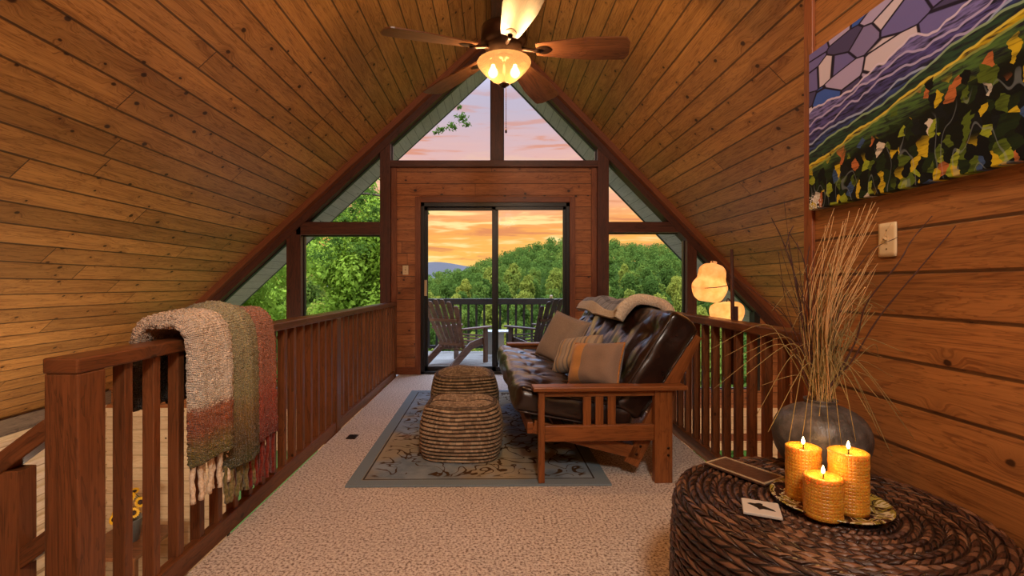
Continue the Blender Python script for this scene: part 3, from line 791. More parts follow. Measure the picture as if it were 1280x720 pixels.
# pillows
def pillow(name, label, w, h, T, mat, loc, rot, backmat=None, sag=.0, welt=None):
    mb = MB(); n = 26
    def sh(u, v, s):
        a, b = 2*u-1, 2*v-1
        ex = 1-.07*(1-abs(b)**2)*0 - .06*(1-b*b)*abs(a)**3; ey = 1-.06*(1-a*a)*abs(b)**3
        th = T/2*max(0, (1-a**4))**.55*max(0, (1-b**4))**.55
        th += .006*noise.noise(Vector((a*2.2, b*2.2, s*3+w*10)))*(1-a**4)*(1-b**4)*2
        return Vector((a*w/2*ex, b*h/2*ey - sag*(1-a*a)*.5, s*th))
    mb.grid(lambda u, v: sh(u, v, 1), n, n, uvf=lambda u, v: (u*w, v*h))
    if not backmat: mb.grid(lambda u, v: sh(u, v, -1), n, n, flip=True, uvf=lambda u, v: (u*w, v*h))
    o = mb.build(name, mat, weld=True)
    o.location = loc; o.rotation_euler = rot
    tag(o, label, 'pillow', 'pillows on the futon')
    if backmat:
        b = MB().grid(lambda u, v: sh(u, v, -1), n, n, flip=True, uvf=lambda u, v: (u*w, v*h)).build('pillow_back', backmat, o, label='grey brown back cover')
    e = MB().tube([sh((math.cos(q*PI/4-PI/4*0)+1)/2 if False else 0, 0, 0)]*2, .001, 4, False) if False else None
    if welt:
        pts = []
        for i in range(n): pts.append(sh(i/n, 0, 0))
        for i in range(n): pts.append(sh(1, i/n, 0))
        for i in range(n): pts.append(sh(1-i/n, 1, 0))
        for i in range(n+1): pts.append(sh(0, 1-i/n, 0))
        MB().tube(pts, .006, 6).build('piping', welt, o)
    return o
M['taupe'] = fabric('taupe_woven', 'a99a8c', '8d7e74', 260)
M['striped'] = fabric('striped_woven', 'a89a8c', '8a7c70', 200, stripes=(9.0, [(0, 'b3a48f'), (.2, '8c8078'), (.32, 'c2ab8a'), (.55, '77706c'), (.68, 'b99a70'), (.85, 'a2978a')]))
M['gold'] = fabric('gold_velvet', 'b87f42', '9c6530', 120)
M['twotone'] = fabric('two_tone_velvet', 'b87f42', '9c6530', 160, stripes=(2.38, [(0, 'c08c50'), (.30, '8a7a6e')]))
M['greybrown'] = fabric('grey_brown_woven', '8e7f74', '766a60', 240)

def aim(normal, roll=0):
    z = Vector(normal).normalized(); up = Vector((0, 0, 1)); x = up.cross(z).normalized(); y = z.cross(x)
    return (Matrix((x, y, z)).transposed() @ Matrix.Rotation(roll, 3, 'Z')).to_euler()
pillow('pillow', 'plain square taupe pillow at the far end of the futon', .43, .43, .14, M['taupe'], (.575, 4.05, .66), aim((-.72, -.55, .45), R(-12)), welt=M['taupe'])
pillow('pillow', 'striped tan and grey pillow, middle one on the futon', .38, .29, .14, M['striped'], (.595, 3.42, .622), aim((-.70, -.45, .62), R(14)))
pillow('pillow', 'gold and grey brown two-tone pillow nearest the front arm', .37, .28, .16, M['twotone'], (.67, 2.97, .60), aim((-.72, -.60, .42), R(6)), backmat=M['greybrown'], welt=M['gold'])

from mathutils.bvhtree import BVHTree
def tree_of(objs):
    bpy.context.view_layer.update()
    v, f = [], []
    for o in objs:
        b = len(v); v += [o.matrix_world @ q.co for q in o.data.vertices]; f += [tuple(b+i for i in p.vertices) for p in o.data.polygons]
    return BVHTree.FromPolygons(v, f)
def push(o, parts, others, d, step=.004, most=30):
    T = tree_of(others); d = Vector(d).normalized()
    for _ in range(most):
        if not tree_of(parts).overlap(T): break
        o.location = o.location + d*step
futparts = [q for q in ft.children if q.type == 'MESH']
pil = [q for q in bpy.data.objects if q.name.startswith('pillow') and q.parent is None]
Tb, Ts = tree_of([backm]+list(backm.children)), tree_of([seatm]+list(seatm.children))
nw = Matrix.Rotation(R(2.6), 3, 'Z') @ nv
for k, q in enumerate(pil):
    To = tree_of([e for p_ in pil[:k] for e in [p_]+list(p_.children)]) if k else None
    for _ in range(70):
        me_ = tree_of([q]+list(q.children))
        if me_.overlap(Tb): q.location += nw*.004
        elif To and me_.overlap(To): q.location += Vector((-.001, -.004, 0))
        else: break
    print('PILLOW', k, _, tuple(round(c_, 3) for c_ in q.location))
# the soft seat gives way under the pillows
bpy.context.view_layer.update()
mw = seatm.matrix_world; mi = mw.inverted()
for q in pil:
    T = tree_of([q]+list(q.children))
    for rep in range(4):
        for v_ in seatm.data.vertices:
            p = mw @ v_.co
            n_ = T.find_nearest(p, .022)
            up_, *_r = T.ray_cast(p + Vector((0, 0, -.4)), Vector((0, 0, 1)), .5)
            if n_[0] is None and not (up_ is not None and up_.z < p.z): continue
            if up_ is not None and up_.z - .014 < p.z: v_.co = mi @ Vector((p.x, p.y, up_.z-.016))
            elif n_[0] is not None: v_.co = mi @ (p + Vector((0, 0, -.006)))
# plaid throw with sherpa edge over the futon back
m, t = newmat('plaid_sherpa_throw')
u, v, _ = t.xyz(t.uv())    # metres
su = t.ramp(t.m('FRACT', t.m('MULTIPLY', u, 5.0)), [(0, '98a2ba'), (.3, '545a6e'), (.42, 'b4b8c2'), (.55, '444a5c'), (.8, '8a92a6')], 'CONSTANT')
sv = t.ramp(t.m('FRACT', t.m('MULTIPLY', v, 5.0)), [(0, 'a0a8ba'), (.35, '525a6c'), (.5, 'b8b8bc'), (.7, '6c7486')], 'CONSTANT')
fz_ = t.noise(t.obj(), 140.0, 2.0)[0]; fz2 = t.noise(t.obj(), 40.0, 3.0)[0]
tn = t.m('MULTIPLY_ADD', fz_, .7, .62)
c = t.mix(1.0, t.mix(.5, su, sv), t.vec(tn, tn, tn), 'MULTIPLY')
finish(t, Base_Color=c, Roughness=.95, Normal=t.bump(t.m('ADD', fz_, fz2), .8, .01), Specular_IOR_Level=.1, Sheen_Weight=.3)
M['plaid'] = m
m, t = newmat('cream_sherpa')
fz_ = t.noise(t.obj(), 110.0, 3.0, .7)[0]
c = t.mix(t.ss(fz_, .3, .7), 'd4c0a2', 'f8eedc')
finish(t, Base_Color=c, Roughness=.95, Normal=t.bump(fz_, 1.0, .012), Specular_IOR_Level=.1, Sheen_Weight=.3)
M['sherpa'] = m
tb = thing('throw_blanket', 'grey plaid throw with cream fleece edge over the futon back', 'blanket', (.25, 2.675, 0), R(2.6))
# path in local x,z over the top of the back mattress: front hem up, over, and down behind
top = c0 + av*.315
fr = c0 + nv*.118
def bp(s, off):
    pts = [fr+av*.16+nv*.024, fr+av*.24+nv*.022, fr+av*.315-nv*.0, top+av*.050+nv*.01, top+av*.052-nv*.06, top+av*.0-nv*.122, top-av*.06-nv*.126]
    P = smooth_path(pts, 8); k = s*(len(P)-1); i = min(int(k), len(P)-2)
    p = P[i].lerp(P[i+1], k-i); d = (P[i+1]-P[i]).normalized()
    n_ = Vector((-d.z, 0, d.x)); 
    if n_.dot(p-c0) < 0: n_ = -n_
    return p+n_*off
Y0, Y1 = .58, 1.93
def thick(y, s): return .016 + .016*noise.noise(Vector((y*3.0, s*3.0, 2.2))) + .014*math.exp(-((y-Y0)/.09)**2)
def drape(u, v, off):
    y = Y0+(Y1-Y0)*u
    s = v*.98+.02 + (1-v)*(.05*math.sin(y*5.0)-.10*(1-u))
    s = max(0, min(1, s)); p = bp(s, max(.006, off*thick(y, s)+.006)); return Vector((p.x, y+.03*noise.noise(Vector((v*3, u*3, .5))), p.z))
def closed(mb, f, u0, u1, v0, v1, nu, nv, uvf, hi):
    mb.grid(lambda a, b: f(u0+(u1-u0)*a, v0+(v1-v0)*b, hi), nu, nv, uvf=uvf)
    mb.grid(lambda a, b: f(u0+(u1-u0)*a, v0+(v1-v0)*b, 0), nu, nv, flip=True, uvf=uvf)
    for vv, fl in ((v0, False), (v1, True)): mb.grid(lambda a, w: f(u0+(u1-u0)*a, vv, w*hi), nu, 2, flip=not fl)
    for uu, fl in ((u0, True), (u1, False)): mb.grid(lambda a, w: f(uu, v0+(v1-v0)*a, w*hi), nv, 2, flip=not fl)
    return mb
closed(MB(), drape, .09, 1, .17, .98, 40, 26, lambda u, v: (u*1.25, v*.45), 1.7).build('plaid_face', M['plaid'], tb, weld=True)
mb = MB()
closed(mb, drape, 0, 1, 0, .19, 40, 12, None, 1.9); closed(mb, drape, 0, .11, .15, 1, 10, 26, None, 2.1)
mb.build('fleece_border', M['sherpa'], tb, weld=True)

push(tb, list(tb.children), futparts, (-.1, 0, 1), .003, 20)
# ------------------------------------------------------------------ rug, poufs, vent
RC = (-.10, 3.853)
mb = MB().box(-.74, .74, -1.195, 1.195, 0, .012)
for i, F in enumerate(mb.f): mb.uv[i] = tuple((mb.v[j][0], mb.v[j][1]) for j in F)
rug = mb.build('area_rug', M['rug'], bevel=.003); rug.location = (RC[0], RC[1], .0)
rug.rotation_euler = (0, 0, R(.9)); tag(rug, 'faded blue grey floral area rug on the carpet', 'rug')

def pouf(label, loc, w, dp, h, sag, rz, mat, seed, pitch=.0235):
    root = thing('pouf', label, 'pouf', loc, rz, 'braided poufs on the rug')
    def outline(a, ex=3.4):
        c, s = math.cos(a), math.sin(a)
        return (math.copysign(abs(c)**(2/ex), c), math.copysign(abs(s)**(2/ex), s))
    nc = int(h*.93/pitch); K = 7; NU = 120
    def side(u, v):
        x, y = outline(2*PI*u)
        z = v
        bul = .80+.20*math.sin(PI*min(1, .16+v*.76))**.75
        rope_ = .017*abs(math.sin(PI*v*nc))**.8-.010
        wv = .012*noise.noise(Vector((x*1.5, y*1.5, v*3+seed)))
        q = bul+wv*2
        zz = h*.90*v+.012*noise.noise(Vector((x*1.3+seed, y*1.3, v*2)))*v - sag*.25*v*(1-abs(x*y))
        return Vector((x*(w/2*q+rope_), y*(dp/2*q+rope_), max(0.0, zz)))
    per = 2*(w+dp)*.9
    MB().grid(side, NU, nc*K, wu=True, uvf=lambda u, v: (u*per, v*nc)).build('side', mat, root)
    n = 30
    nt = int(dp*.9/pitch)
    def topf(u, v):
        a, b = 2*u-1, 2*v-1
        # square to squircle, matched to the top ring of the side
        r = max(abs(a), abs(b)); 
        ang = math.atan2(b, a) if r > 1e-9 else 0
        x, y = outline(ang); e = side((ang/(2*PI)) % 1, 1.0)
        ro = .008*abs(math.sin(PI*v*nt))**.7
        p = Vector((e.x*r, e.y*r, 0))
        dome = h*.10*(1-r**3)*(1-.0)
        p.z = e.z*r + (1-r)*h*.90 + dome + ro*(1-r**6) - sag*math.exp(-((p.x+.01)**2+(p.y+.03)**2)/.02) + .010*noise.noise(Vector((p.x*7, p.y*7, seed)))*(1-r)
        return p
    MB().grid(topf, 60, nt*6, uvf=lambda u, v: (u*w, v*nt+40)).build('top', mat, root)
    mb = MB(); pts = []
    for i in range(97):
        e = side((i % 96)/96, 1.0); pts.append(e*.985+Vector((0, 0, .004)))
    mb.tube(pts, [.014+.002*math.sin(i*1.9) for i in range(97)], 8, False)
    for F in range(len(mb.uv)): pass
    mb.build('edge_braid', mat, root)
    return root
pouf('braided jute pouf with sunken top, nearer of the two', (-.21, 3.19, .012), .53, .47, .375, .05, R(-3), M['pouf'], 2.0)
pouf('braided jute pouf with domed top, behind the sunken one', (-.235, 3.90, .012), .54, .50, .43, -.005, R(3), M['pouf2'], 7.0)

vt = thing('floor_vent', 'small brown metal vent grille in the carpet', 'vent', (-1.04, 3.53, 0))
MB().box(-.035, .035, -.05, .05, 0, .004).build('frame', M['ventmetal'], vt, bevel=.001)
mb = MB()
for i in range(8): mb.box(-.028, .028, -.043+i*.0115, -.037+i*.0115, .004, .006)
mb.build('grille', M['black'], vt)

# ------------------------------------------------------------------ woven throw on the left railing
m, t = newmat('boucle_throw')
u, v, _ = t.xyz(t.uv())     # u: fold number + place across, v: metres up from the front hem
n1 = t.noise(t.obj(), 120.0, 3.0, .7)[0]; n2 = t.noise(t.obj(), 60.0, 2.0)[0]
vv = t.m('ADD', v, t.m('MULTIPLY', t.m('SUBTRACT', n1, .5), .10))
A = t.ramp(t.m('MULTIPLY', vv, 1.0), [(0, '6a6a2e'), (.07, '8a7434'), (.14, 'a4562f'), (.21, 'b5683c'), (.235, 'f2e2cc'), (.3, 'faf0e0'), (.70, 'e8ccb0'), (.79, '4d4236'), (.9, '32302a')])
B = t.ramp(t.m('MULTIPLY', vv, 1.0), [(0, '4a5228'), (.12, '6a5226'), (.24, '94743a'), (.32, 'a09868'), (.68, 'b4ac84'), (.79, '4d4a36'), (.9, '32302a')])
C = t.ramp(t.m('MULTIPLY', vv, 1.0), [(0, '7a2a20'), (.12, 'a8432c'), (.22, 'b85034'), (.32, 'c07050'), (.68, 'b88064'), (.79, '5a3a30'), (.9, '32302a')])
c = t.mix(t.m('GREATER_THAN', u, 1.0), A, B); c = t.mix(t.m('GREATER_THAN', u, 2.0), c, C)
dia = t.m('SINE', t.m('MULTIPLY', t.m('ADD', t.m('MULTIPLY', u, .26), v), 480.0)); dib = t.m('SINE', t.m('MULTIPLY', t.m('SUBTRACT', t.m('MULTIPLY', u, .26), v), 480.0))
wv = t.m('MULTIPLY', dia, dib)
tn = t.m('ADD', t.m('MULTIPLY_ADD', n1, .9, .55), t.m('MULTIPLY', wv, .12)); c = t.mix(1.0, c, t.vec(tn, tn, tn), 'MULTIPLY')
finish(t, Base_Color=c, Roughness=.97, Normal=t.bump(t.m('ADD', t.m('ADD', n1, n2), t.m('MULTIPLY', wv, .3)), 1.0, .014), Specular_IOR_Level=.08, Sheen_Weight=.35)
M['throw'] = m
M['fr_cream'] = fabric('cream_yarn', 'ecdcc4', 'd4bc9c', 90); M['fr_green'] = fabric('olive_yarn', '6a6238', '8c7c54', 90); M['fr_red'] = fabric('rust_yarn', '8a3628', '6a241c', 90)
th = thing('throw_blanket', 'chunky cream, olive and rust fringed throw folded over the left railing', 'blanket', (-1.25, 2.12, 0))
for f_, (ya, yb, zb, zf, zo, bul, fm) in enumerate(((1.80, 2.07, .43, .295, .64, .048, 'fr_cream'), (2.01, 2.26, .33, .20, .62, .062, 'fr_green'), (2.20, 2.46, .37, .185, .64, .045, 'fr_red'))):
    yc = (ya+yb)/2-2.12; hw = (yb-ya)/2; tk = .034
    lean = .01*f_
    ctrl = [(.108, 0, zb), (.106, 0, zb+.12), (.104, 0, .72), (.100, 0, .86), (.074, 0, .952), (0, 0, .966+.012*(f_ == 1)), (-.074, 0, .950), (-.102, 0, .86), (-.106, 0, .75), (-.108, 0, zo)]
    P = smooth_path(ctrl, 24); cum = [0]
    for a, b in zip(P, P[1:]): cum.append(cum[-1]+(b-a).length)
    K = len(P)-1
    def fold(u, v):
        i = round(v*K); p = P[i]; d = (P[min(i+1, K)]-P[max(i-1, 0)]).normalized(); n_ = Vector((d.z, 0, -d.x))
        if i < 3 and n_.x < 0: pass
        a = 2*PI*u; e = 2.6
        cx = math.copysign(abs(math.cos(a))**(2/e), math.cos(a)); cy = math.copysign(abs(math.sin(a))**(2/e), math.sin(a))
        w = hw*(1+.05*math.sin(v*5+f_)); rip = max(0, .018*math.sin(cx*5.0+f_*2)*(1-v)) if cy > 0 else 0
        ends = min(1, (K-i+.3)/3, (i+.3)/3)
        fz1 = 0.0
        sw = .025*math.sin(v*2.2+f_*1.7)*(1 if v < .4 else .3)
        inn = bul if cy > 0 else tk*.55
        q = p + n_*((cy*inn*(1.0)+rip)*ends**.5+fz1) + Vector((0, yc+sw*.4+cx*w+fz1, 0))
        dn = (n_*cy + Vector((0, cx, 0))).normalized()
        return q + dn*(.008*noise.noise(q*110)+.005*noise.noise(q*60))
    if f_ == 0: allmb = MB()
    allmb.grid(fold, 120, K, wu=True, uvf=lambda u, v: (f_+.02+.96*abs(2*u-1), cum[round(v*K)]))
    for v_, fl in ((0, True), (1, False)):
        b = len(allmb.v); ring = [fold(i/120, v_) for i in range(120)]
        allmb.v += [tuple(q) for q in ring]; allmb.quad_uvs([b+i for i in (range(120) if not fl else range(119, -1, -1))], [(f_+.5, cum[0 if v_ == 0 else K])]*120)
    mb = MB(); nt = 9
    for i in range(nt):
        y = yc - hw*.92 + 2*hw*.92*i/(nt-1); x = .115+.012*(i % 2)+.006*f_; L = zb-zf
        wob = rng.uniform(-.012, .012); pts = [(x+.003*math.sin(k*.9+i), y+wob*k/8+.002*math.sin(k*1.3+i*2), zb+.03-(L+.03)*k/10*(1+.04*math.sin(i*3))) for k in range(11)]
        mb.tube(pts, [.0095+.002*math.sin(k*2.1+i) for k in range(11)], 7)
    mb.build('fringe', M[fm], th, label=('cream fringe', 'olive fringe', 'rust fringe')[f_])
allmb.build('woven_body', M['throw'], th)

# ------------------------------------------------------------------ wicker table and what stands on it
TC = (.952, 1.385); TR = .402; TH = .49
tbl = thing('wicker_table', 'round dark woven banana leaf side table by the plank wall', 'table', (TC[0], TC[1], 0))
pitch = .021
prof = []
rr = .035
segs = [(0, TH), (TR-rr, TH)]
# arclength profile: top centre -> rim -> down the side
Ltop = TR-rr; Larc = rr*PI/2; Lside = TH-rr
Ltot = Ltop+Larc+Lside; nc = int(Ltot/pitch); K = 6
def prof_at(s):
    if s < Ltop: return (s, TH, 0, 1)
    if s < Ltop+Larc:
        a = (s-Ltop)/rr; return (TR-rr+rr*math.sin(a), TH-rr+rr*math.cos(a), math.sin(a), math.cos(a))
    z = TH-rr-(s-Ltop-Larc); bulge = .012*math.sin(PI*max(0, z)/TH)
    return (TR+bulge, max(0, z), 1, 0)
NU = 420
def wick(u, v):
    s = v*Ltot; r, z, nx, nz = prof_at(s)
    ci = int(v*nc-1e-6); fv = v*nc-ci
    ph = u*2*PI*TR*21.0 + fv*1.1*(1 if ci % 2 else -1)
    br = abs(math.sin(PI*ph))
    dsp = .010*abs(math.sin(PI*fv))**.8*(.5+.5*br) + .003*noise.noise(Vector((math.cos(2*PI*u)*r*14, math.sin(2*PI*u)*r*14, z*20)))
    a = 2*PI*u + .0
    R_ = max(0, r+nx*(dsp-.005)); Z_ = max(0, z+nz*(dsp-.009))
    return Vector((R_*math.cos(a), R_*math.sin(a), Z_))
MB().grid(wick, NU, nc*K, wu=True, flip=True, uvf=lambda u, v: (u*2*PI*TR, v*nc)).build('woven_drum', M['wicker'], tbl)
MB().lathe([(0, 0), (TR-.03, 0), (TR-.03, .012), (0, .012)], n=48).build('base', M['black'], tbl)
TZ = TH+.0035

# plate with mottled leaf pattern
m, t = newmat('glazed_leaf_plate')
n = t.noise(t.obj(), 22.0, 2.0, .5, 1.2)
c = t.ramp(n[0], [(.36, '2a1a12'), (.44, '5a2e20'), (.49, 'c8b890'), (.54, '8a7a34'), (.61, '3a2418'), (.66, '9c8a3c')], 'CONSTANT')
finish(t, Base_Color=c, Roughness=.2, Specular_IOR_Level=.6)
M['plate'] = m
pl = MB().lathe([(0, .004), (.10, .004), (.118, .006), (.144, .014), (.148, .016), (.147, .019), (.141, .018), (.116, .010), (.10, .008), (0, .008)], n=64).build('plate', M['plate'])
pl.location = (.957, 1.37, TZ-.001); tag(pl, 'round glazed brown and gold plate under the candles', 'plate')
CZ = TZ+.0085

m, t = newmat('honeycomb_beeswax')
u, v, _ = t.xyz(t.uv())
n = t.noise(t.obj(), 30.0, 3.0)[0]
hx = t.add('ShaderNodeTexVoronoi', {'Vector': t.vec(t.m('MULTIPLY', u, 110.0), t.m('MULTIPLY', v, 110.0)), 'Scale': 1.0, 'Randomness': .12}, feature='DISTANCE_TO_EDGE').outputs['Distance']
c = t.mix(t.ss(n, .3, .7), 'dc9e3c', 'c98a2a')
finish(t, Base_Color=c, Roughness=.38, Subsurface_Weight=.7, Subsurface_Radius=(.03, .015, .005), Subsurface_Scale=.8,
       Normal=t.bump(t.ss(hx, 0, .25), .5, .004), Specular_IOR_Level=.4)
M['wax'] = m
m, t = newmat('candle_flame')
z = t.xyz(t.add('ShaderNodeTexCoord').outputs['Generated'])[2]
t.add('ShaderNodeOutputMaterial', {0: t.add('ShaderNodeEmission', {0: t.ramp(z, [(0, 'ff9a3a'), (.4, 'ffe0a0'), (1, 'ffc060')]), 1: 22.0}).outputs[0]})
M['flame'] = m
def candle(label, x, y, r, h):
    c = thing('candle', label, 'candle', (x, y, CZ), 0, 'beeswax candles on the plate')
    pr = [(0, 0), (r, 0)]
    for i in range(1, 15): pr.append((r+.0008*math.sin(i*2.4), h*i/14-.003*(i == 14)))
    pr += [(r-.004, h), (r*.75, h-.003), (r*.4, h-.007), (.006, h-.010), (0, h-.010)]
    MB().lathe(pr, n=44).build('wax', M['wax'], c)
    w = MB().tube([(0, 0, h-.012), (.001, 0, h), (.002, 0, h+.008)], .0016, 6).build('wick', M['black'], c)
    MB().lathe([(0, h+.004), (.003, h+.006), (.0045, h+.011), (.0038, h+.017), (.0017, h+.024), (0, h+.028)], n=14).build('flame', M['flame'], c)
    light('candle_light', 'POINT', (0, 0, h+.03), .4, (1, .5, .16), .008, c)
    return c
candle('lit amber honeycomb candle at the left rear, before the dark vase', .904, 1.402, .0455, .148)
candle('tallest lit amber honeycomb candle on the right side', .974, 1.318, .0475, .163)
candle('shortest lit amber honeycomb candle at the front', .882, 1.285, .0455, .108)

# coaster with a dark bird
cs = thing('coaster', 'square white coaster with a black bird beside the plate', 'coaster', (.744, 1.335, TZ), R(-24))
M['whitetile'] = plain('white_stone', 'c2bcb2', .45, var=.05)
MB().box(-.047, .047, -.047, .047, 0, .008).build('tile', M['whitetile'], cs, bevel=.002)
bird = [(-.034, .012), (-.026, .020), (-.014, .018), (-.004, .026), (.006, .022), (.004, .012), (.016, .004), (.030, -.006), (.034, -.016), (.018, -.012), (.004, -.010), (-.006, -.018), (-.010, -.008), (-.020, .002), (-.028, .008)]
MB().prism(bird, .0078, .0086, 'z').build('bird_mark', M['black'], cs, label='black bird silhouette')
# rectangular woven tray
tr_ = thing('tray', 'narrow rectangular dark tile with cream rim behind the coaster', 'tray', (.835, 1.605, TZ), R(-60))
M['pebble'] = plain('mottled_brown_inlay', '4e3428', .35, 0, .9, 70, .6)
M['cream_rim'] = plain('worn_cream_rim', 'b09a7a', .5)
MB().box(-.105, .105, -.055, .055, .0, .008).build('base', M['pebble'], tr_, bevel=.002)
mb = MB()
for a in ((-.105, .105, -.055, -.049), (-.105, .105, .049, .055), (-.105, -.099, -.049, .049), (.099, .105, -.049, .049)): mb.box(*a, .0075, .0105)
mb.build('rim', M['cream_rim'], tr_)

# vase and dried grasses
m, t = newmat('charcoal_stone_glaze')
n = t.noise(t.obj(), 14.0, 5.0, .65)[0]; n2 = t.noise(t.obj(), 70.0, 2.0)[0]
c = t.ramp(n, [(.3, '2a2624'), (.5, '4a4644'), (.7, '6a6260')])
finish(t, Base_Color=c, Roughness=.42, Normal=t.bump(t.m('ADD', n, t.m('MULTIPLY', n2, .4)), .5, .008), Specular_IOR_Level=.5)
M['vase'] = m
VX, VY = 1.10, 1.615
prof = [(0, 0), (.06, 0), (.09, .012), (.124, .05), (.142, .105), (.139, .15), (.117, .19), (.08, .214), (.052, .224), (.046, .232), (.05, .242), (.044, .242), (.041, .23), (.043, .215), (.09, .16), (.10, .08), (.05, .05), (0, .05)]
vs = MB().lathe([tuple(p)[:1]+(p[2],) for p in smooth_path([(a, 0, b) for a, b in prof], 5)], n=56).build('vase', M['vase'])
vs.location = (VX, VY, TZ); tag(vs, 'round charcoal stoneware vase holding dried grasses', 'vase')
NZ = TZ+.235
M['straw'] = plain('dry_straw', 'c09866', .8, 0, .25, 6, 0); M['olive'] = plain('dry_olive_blade', '867244', .8, 0, .25, 6, 0); M['twig'] = plain('dark_red_twig', '3e2018', .7, 0, .2, 20, .2)
g = random.Random(5)
def P3(px, py, Y): return Vector(((px-617)*Y/600, Y, 1.12-(py-356)*Y/600))
def strand(mb, tip, bow, r0, r1, n=12, base=None, drop=.12):
    b = Vector((VX+g.uniform(-.02, .02), VY+g.uniform(-.02, .02), NZ-drop)) if base is None else Vector(base)
    nk = Vector((VX+g.uniform(-.028, .028), VY+g.uniform(-.028, .028), NZ+.005))
    tip = Vector(tip); tip.x = min(tip.x, 1.34)
    mid = nk.lerp(Vector(tip), .5)+Vector(bow)
    pts = [b] + smooth_path([nk, mid, tip], n//2)
    k = len(pts)-1
    mb.tube(pts, [r0+(r1-r0)*i/k for i in range(k+1)], 5)
mb = MB()
for i in range(66):
    q = g.random(); px = 1040+75*q+g.gauss(0, 10); py = 250+110*g.random()**1.4+abs(g.gauss(0, 12))
    strand(mb, P3(px-15*(py-250)/100, py, 1.62+g.uniform(-.1, .08)), (-.03+g.uniform(-.03, .02), g.uniform(-.03, .03), g.uniform(0, .05)), .0016, .0007)
gs0 = mb; mb = MB()
for i in range(24):
    px = 992+g.uniform(-25, 60); py = 300+110*g.random()
    strand(mb, P3(px, py, 1.62+g.uniform(-.1, .12)), (g.uniform(-.03, .02), g.uniform(-.03, .03), g.uniform(0, .04)), .0018, .0008)
ds = mb.build('dark_stems', M['twig'], None, label='slim dark reddish stems'); ds['kind'] = 'stuff'
mb = gs0
gs = mb.build('dried_grass', M['straw']); tag(gs, 'tall tan dried grass standing in the charcoal vase', 'dried grass', kind='stuff')
mb = MB()
def arc(tip, lift, r=.0018):
    nk = Vector((VX+g.uniform(-.025, .025), VY+g.uniform(-.025, .025), NZ+.006)); tip = Vector(tip)
    mid = nk.lerp(tip, .45); mid.z = max(nk.z, tip.z)+lift
    mid.x = min(mid.x, 1.30); tip.x = min(tip.x, 1.335)
    pts = [nk-Vector((0, 0, .1))] + smooth_path([nk, nk.lerp(mid, .5)+Vector((0, 0, lift*.3)), mid, tip], 8); k = len(pts)-1
    mb.tube(pts, [r*(1.2-.7*i/k) for i in range(k+1)], 5)
for px, py, Y, lf in ((885, 438, 1.75, .10), (905, 446, 1.7, .09), (892, 486, 1.7, .16), (945, 520, 1.62, .14), (930, 470, 1.55, .10), (985, 557, 1.47, .14), (1003, 545, 1.47, .16), (1012, 560, 1.47, .13), (1038, 566, 1.46, .16), (1052, 556, 1.46, .18), (1070, 552, 1.46, .16),
                      (1100, 545, 1.52, .12), (1115, 570, 1.5, .1), (1128, 520, 1.50, .14), (1142, 548, 1.52, .12), (1130, 440, 1.55, .04), (1100, 500, 1.48, .1), (960, 540, 1.5, .12), (1024, 520, 1.42, .1), (1060, 500, 1.45, .12), (1088, 520, 1.47, .1)):
    arc(P3(px, py, Y), lf)
for i in range(34):
    strand(mb, P3(1025+g.uniform(-10, 70), 375+g.uniform(-40, 60), 1.6+g.uniform(-.08, .08)), (g.uniform(-.02, .01), 0, g.uniform(0, .03)), .0019, .0009)
for i in range(60):
    px = 1025+g.gauss(15, 45); py = 470+g.uniform(-130, 20)
    arc(P3(px, py, 1.6+g.uniform(-.12, .08)), .02+g.uniform(0, .05), .0013)
ob = mb.build('arching_blades', M['olive'], gs, label='olive arching grass blades'); ob['kind'] = 'stuff'
ds.parent = gs
def twig(label, ctrl, r=.0030, side=None):
    nk = Vector((VX+g.uniform(-.02, .02), VY+g.uniform(-.02, .02), NZ+.004))
    pts = smooth_path([nk-Vector((0, 0, .12)), nk]+[P3(*c) for c in ctrl], 7); k = len(pts)-1
    mb = MB(); mb.tube(pts, [r*(1.15-.75*i/k)+.0004*math.sin(i*1.7) for i in range(k+1)], 6)
    for (i0, dx, dy, dz) in (side or ()):
        p = pts[int(i0*k)]; q = p+Vector((dx, dy, dz))
        mb.tube(smooth_path([p, p.lerp(q, .5)+Vector((0, 0, .012)), q], 5), [r*.55]*10+[r*.3], 5)
    o = mb.build('twig', M['twig']); tag(o, label, 'twig', 'bare twigs in the vase')
twig('dark twig leaning furthest right across the plank wall, longest of the pair', [(1062, 455, 1.56), (1100, 395, 1.5), (1150, 335, 1.44), (1178, 302, 1.41), (1195, 282, 1.40)])
twig('dark twig leaning right, shorter one ending beside the light switch', [(1068, 430, 1.55), (1083, 380, 1.5), (1122, 330, 1.44), (1140, 300, 1.43), (1165, 270, 1.42)])
twig('thin dark twig curving over the light switch', [(1052, 380, 1.55), (1085, 318, 1.5), (1123, 296, 1.47)], .0018)
twig('dark forked twig leaning up left before the corner board', [(1008, 420, 1.66), (992, 340, 1.7), (978, 300, 1.72), (964, 272, 1.73)], .0034, [(.6, -.02, 0, .10), (.75, .03, 0, .08)])
twig('dark twig rising left beside the corner board', [(1013, 430, 1.62), (1010, 360, 1.62), (1003, 320, 1.62), (986, 290, 1.63)], .003, [(.7, .012, 0, .09)])
twig('long dark twig reaching furthest left over the railing', [(1010, 455, 1.7), (985, 400, 1.78), (950, 370, 1.85), (908, 340, 1.9)], .0022, [(.6, -.05, 0, .06)])
twig('tall pale stem highest of the bunch on the left', [(1006, 420, 1.6), (990, 330, 1.6), (980, 250, 1.6)], .0018)

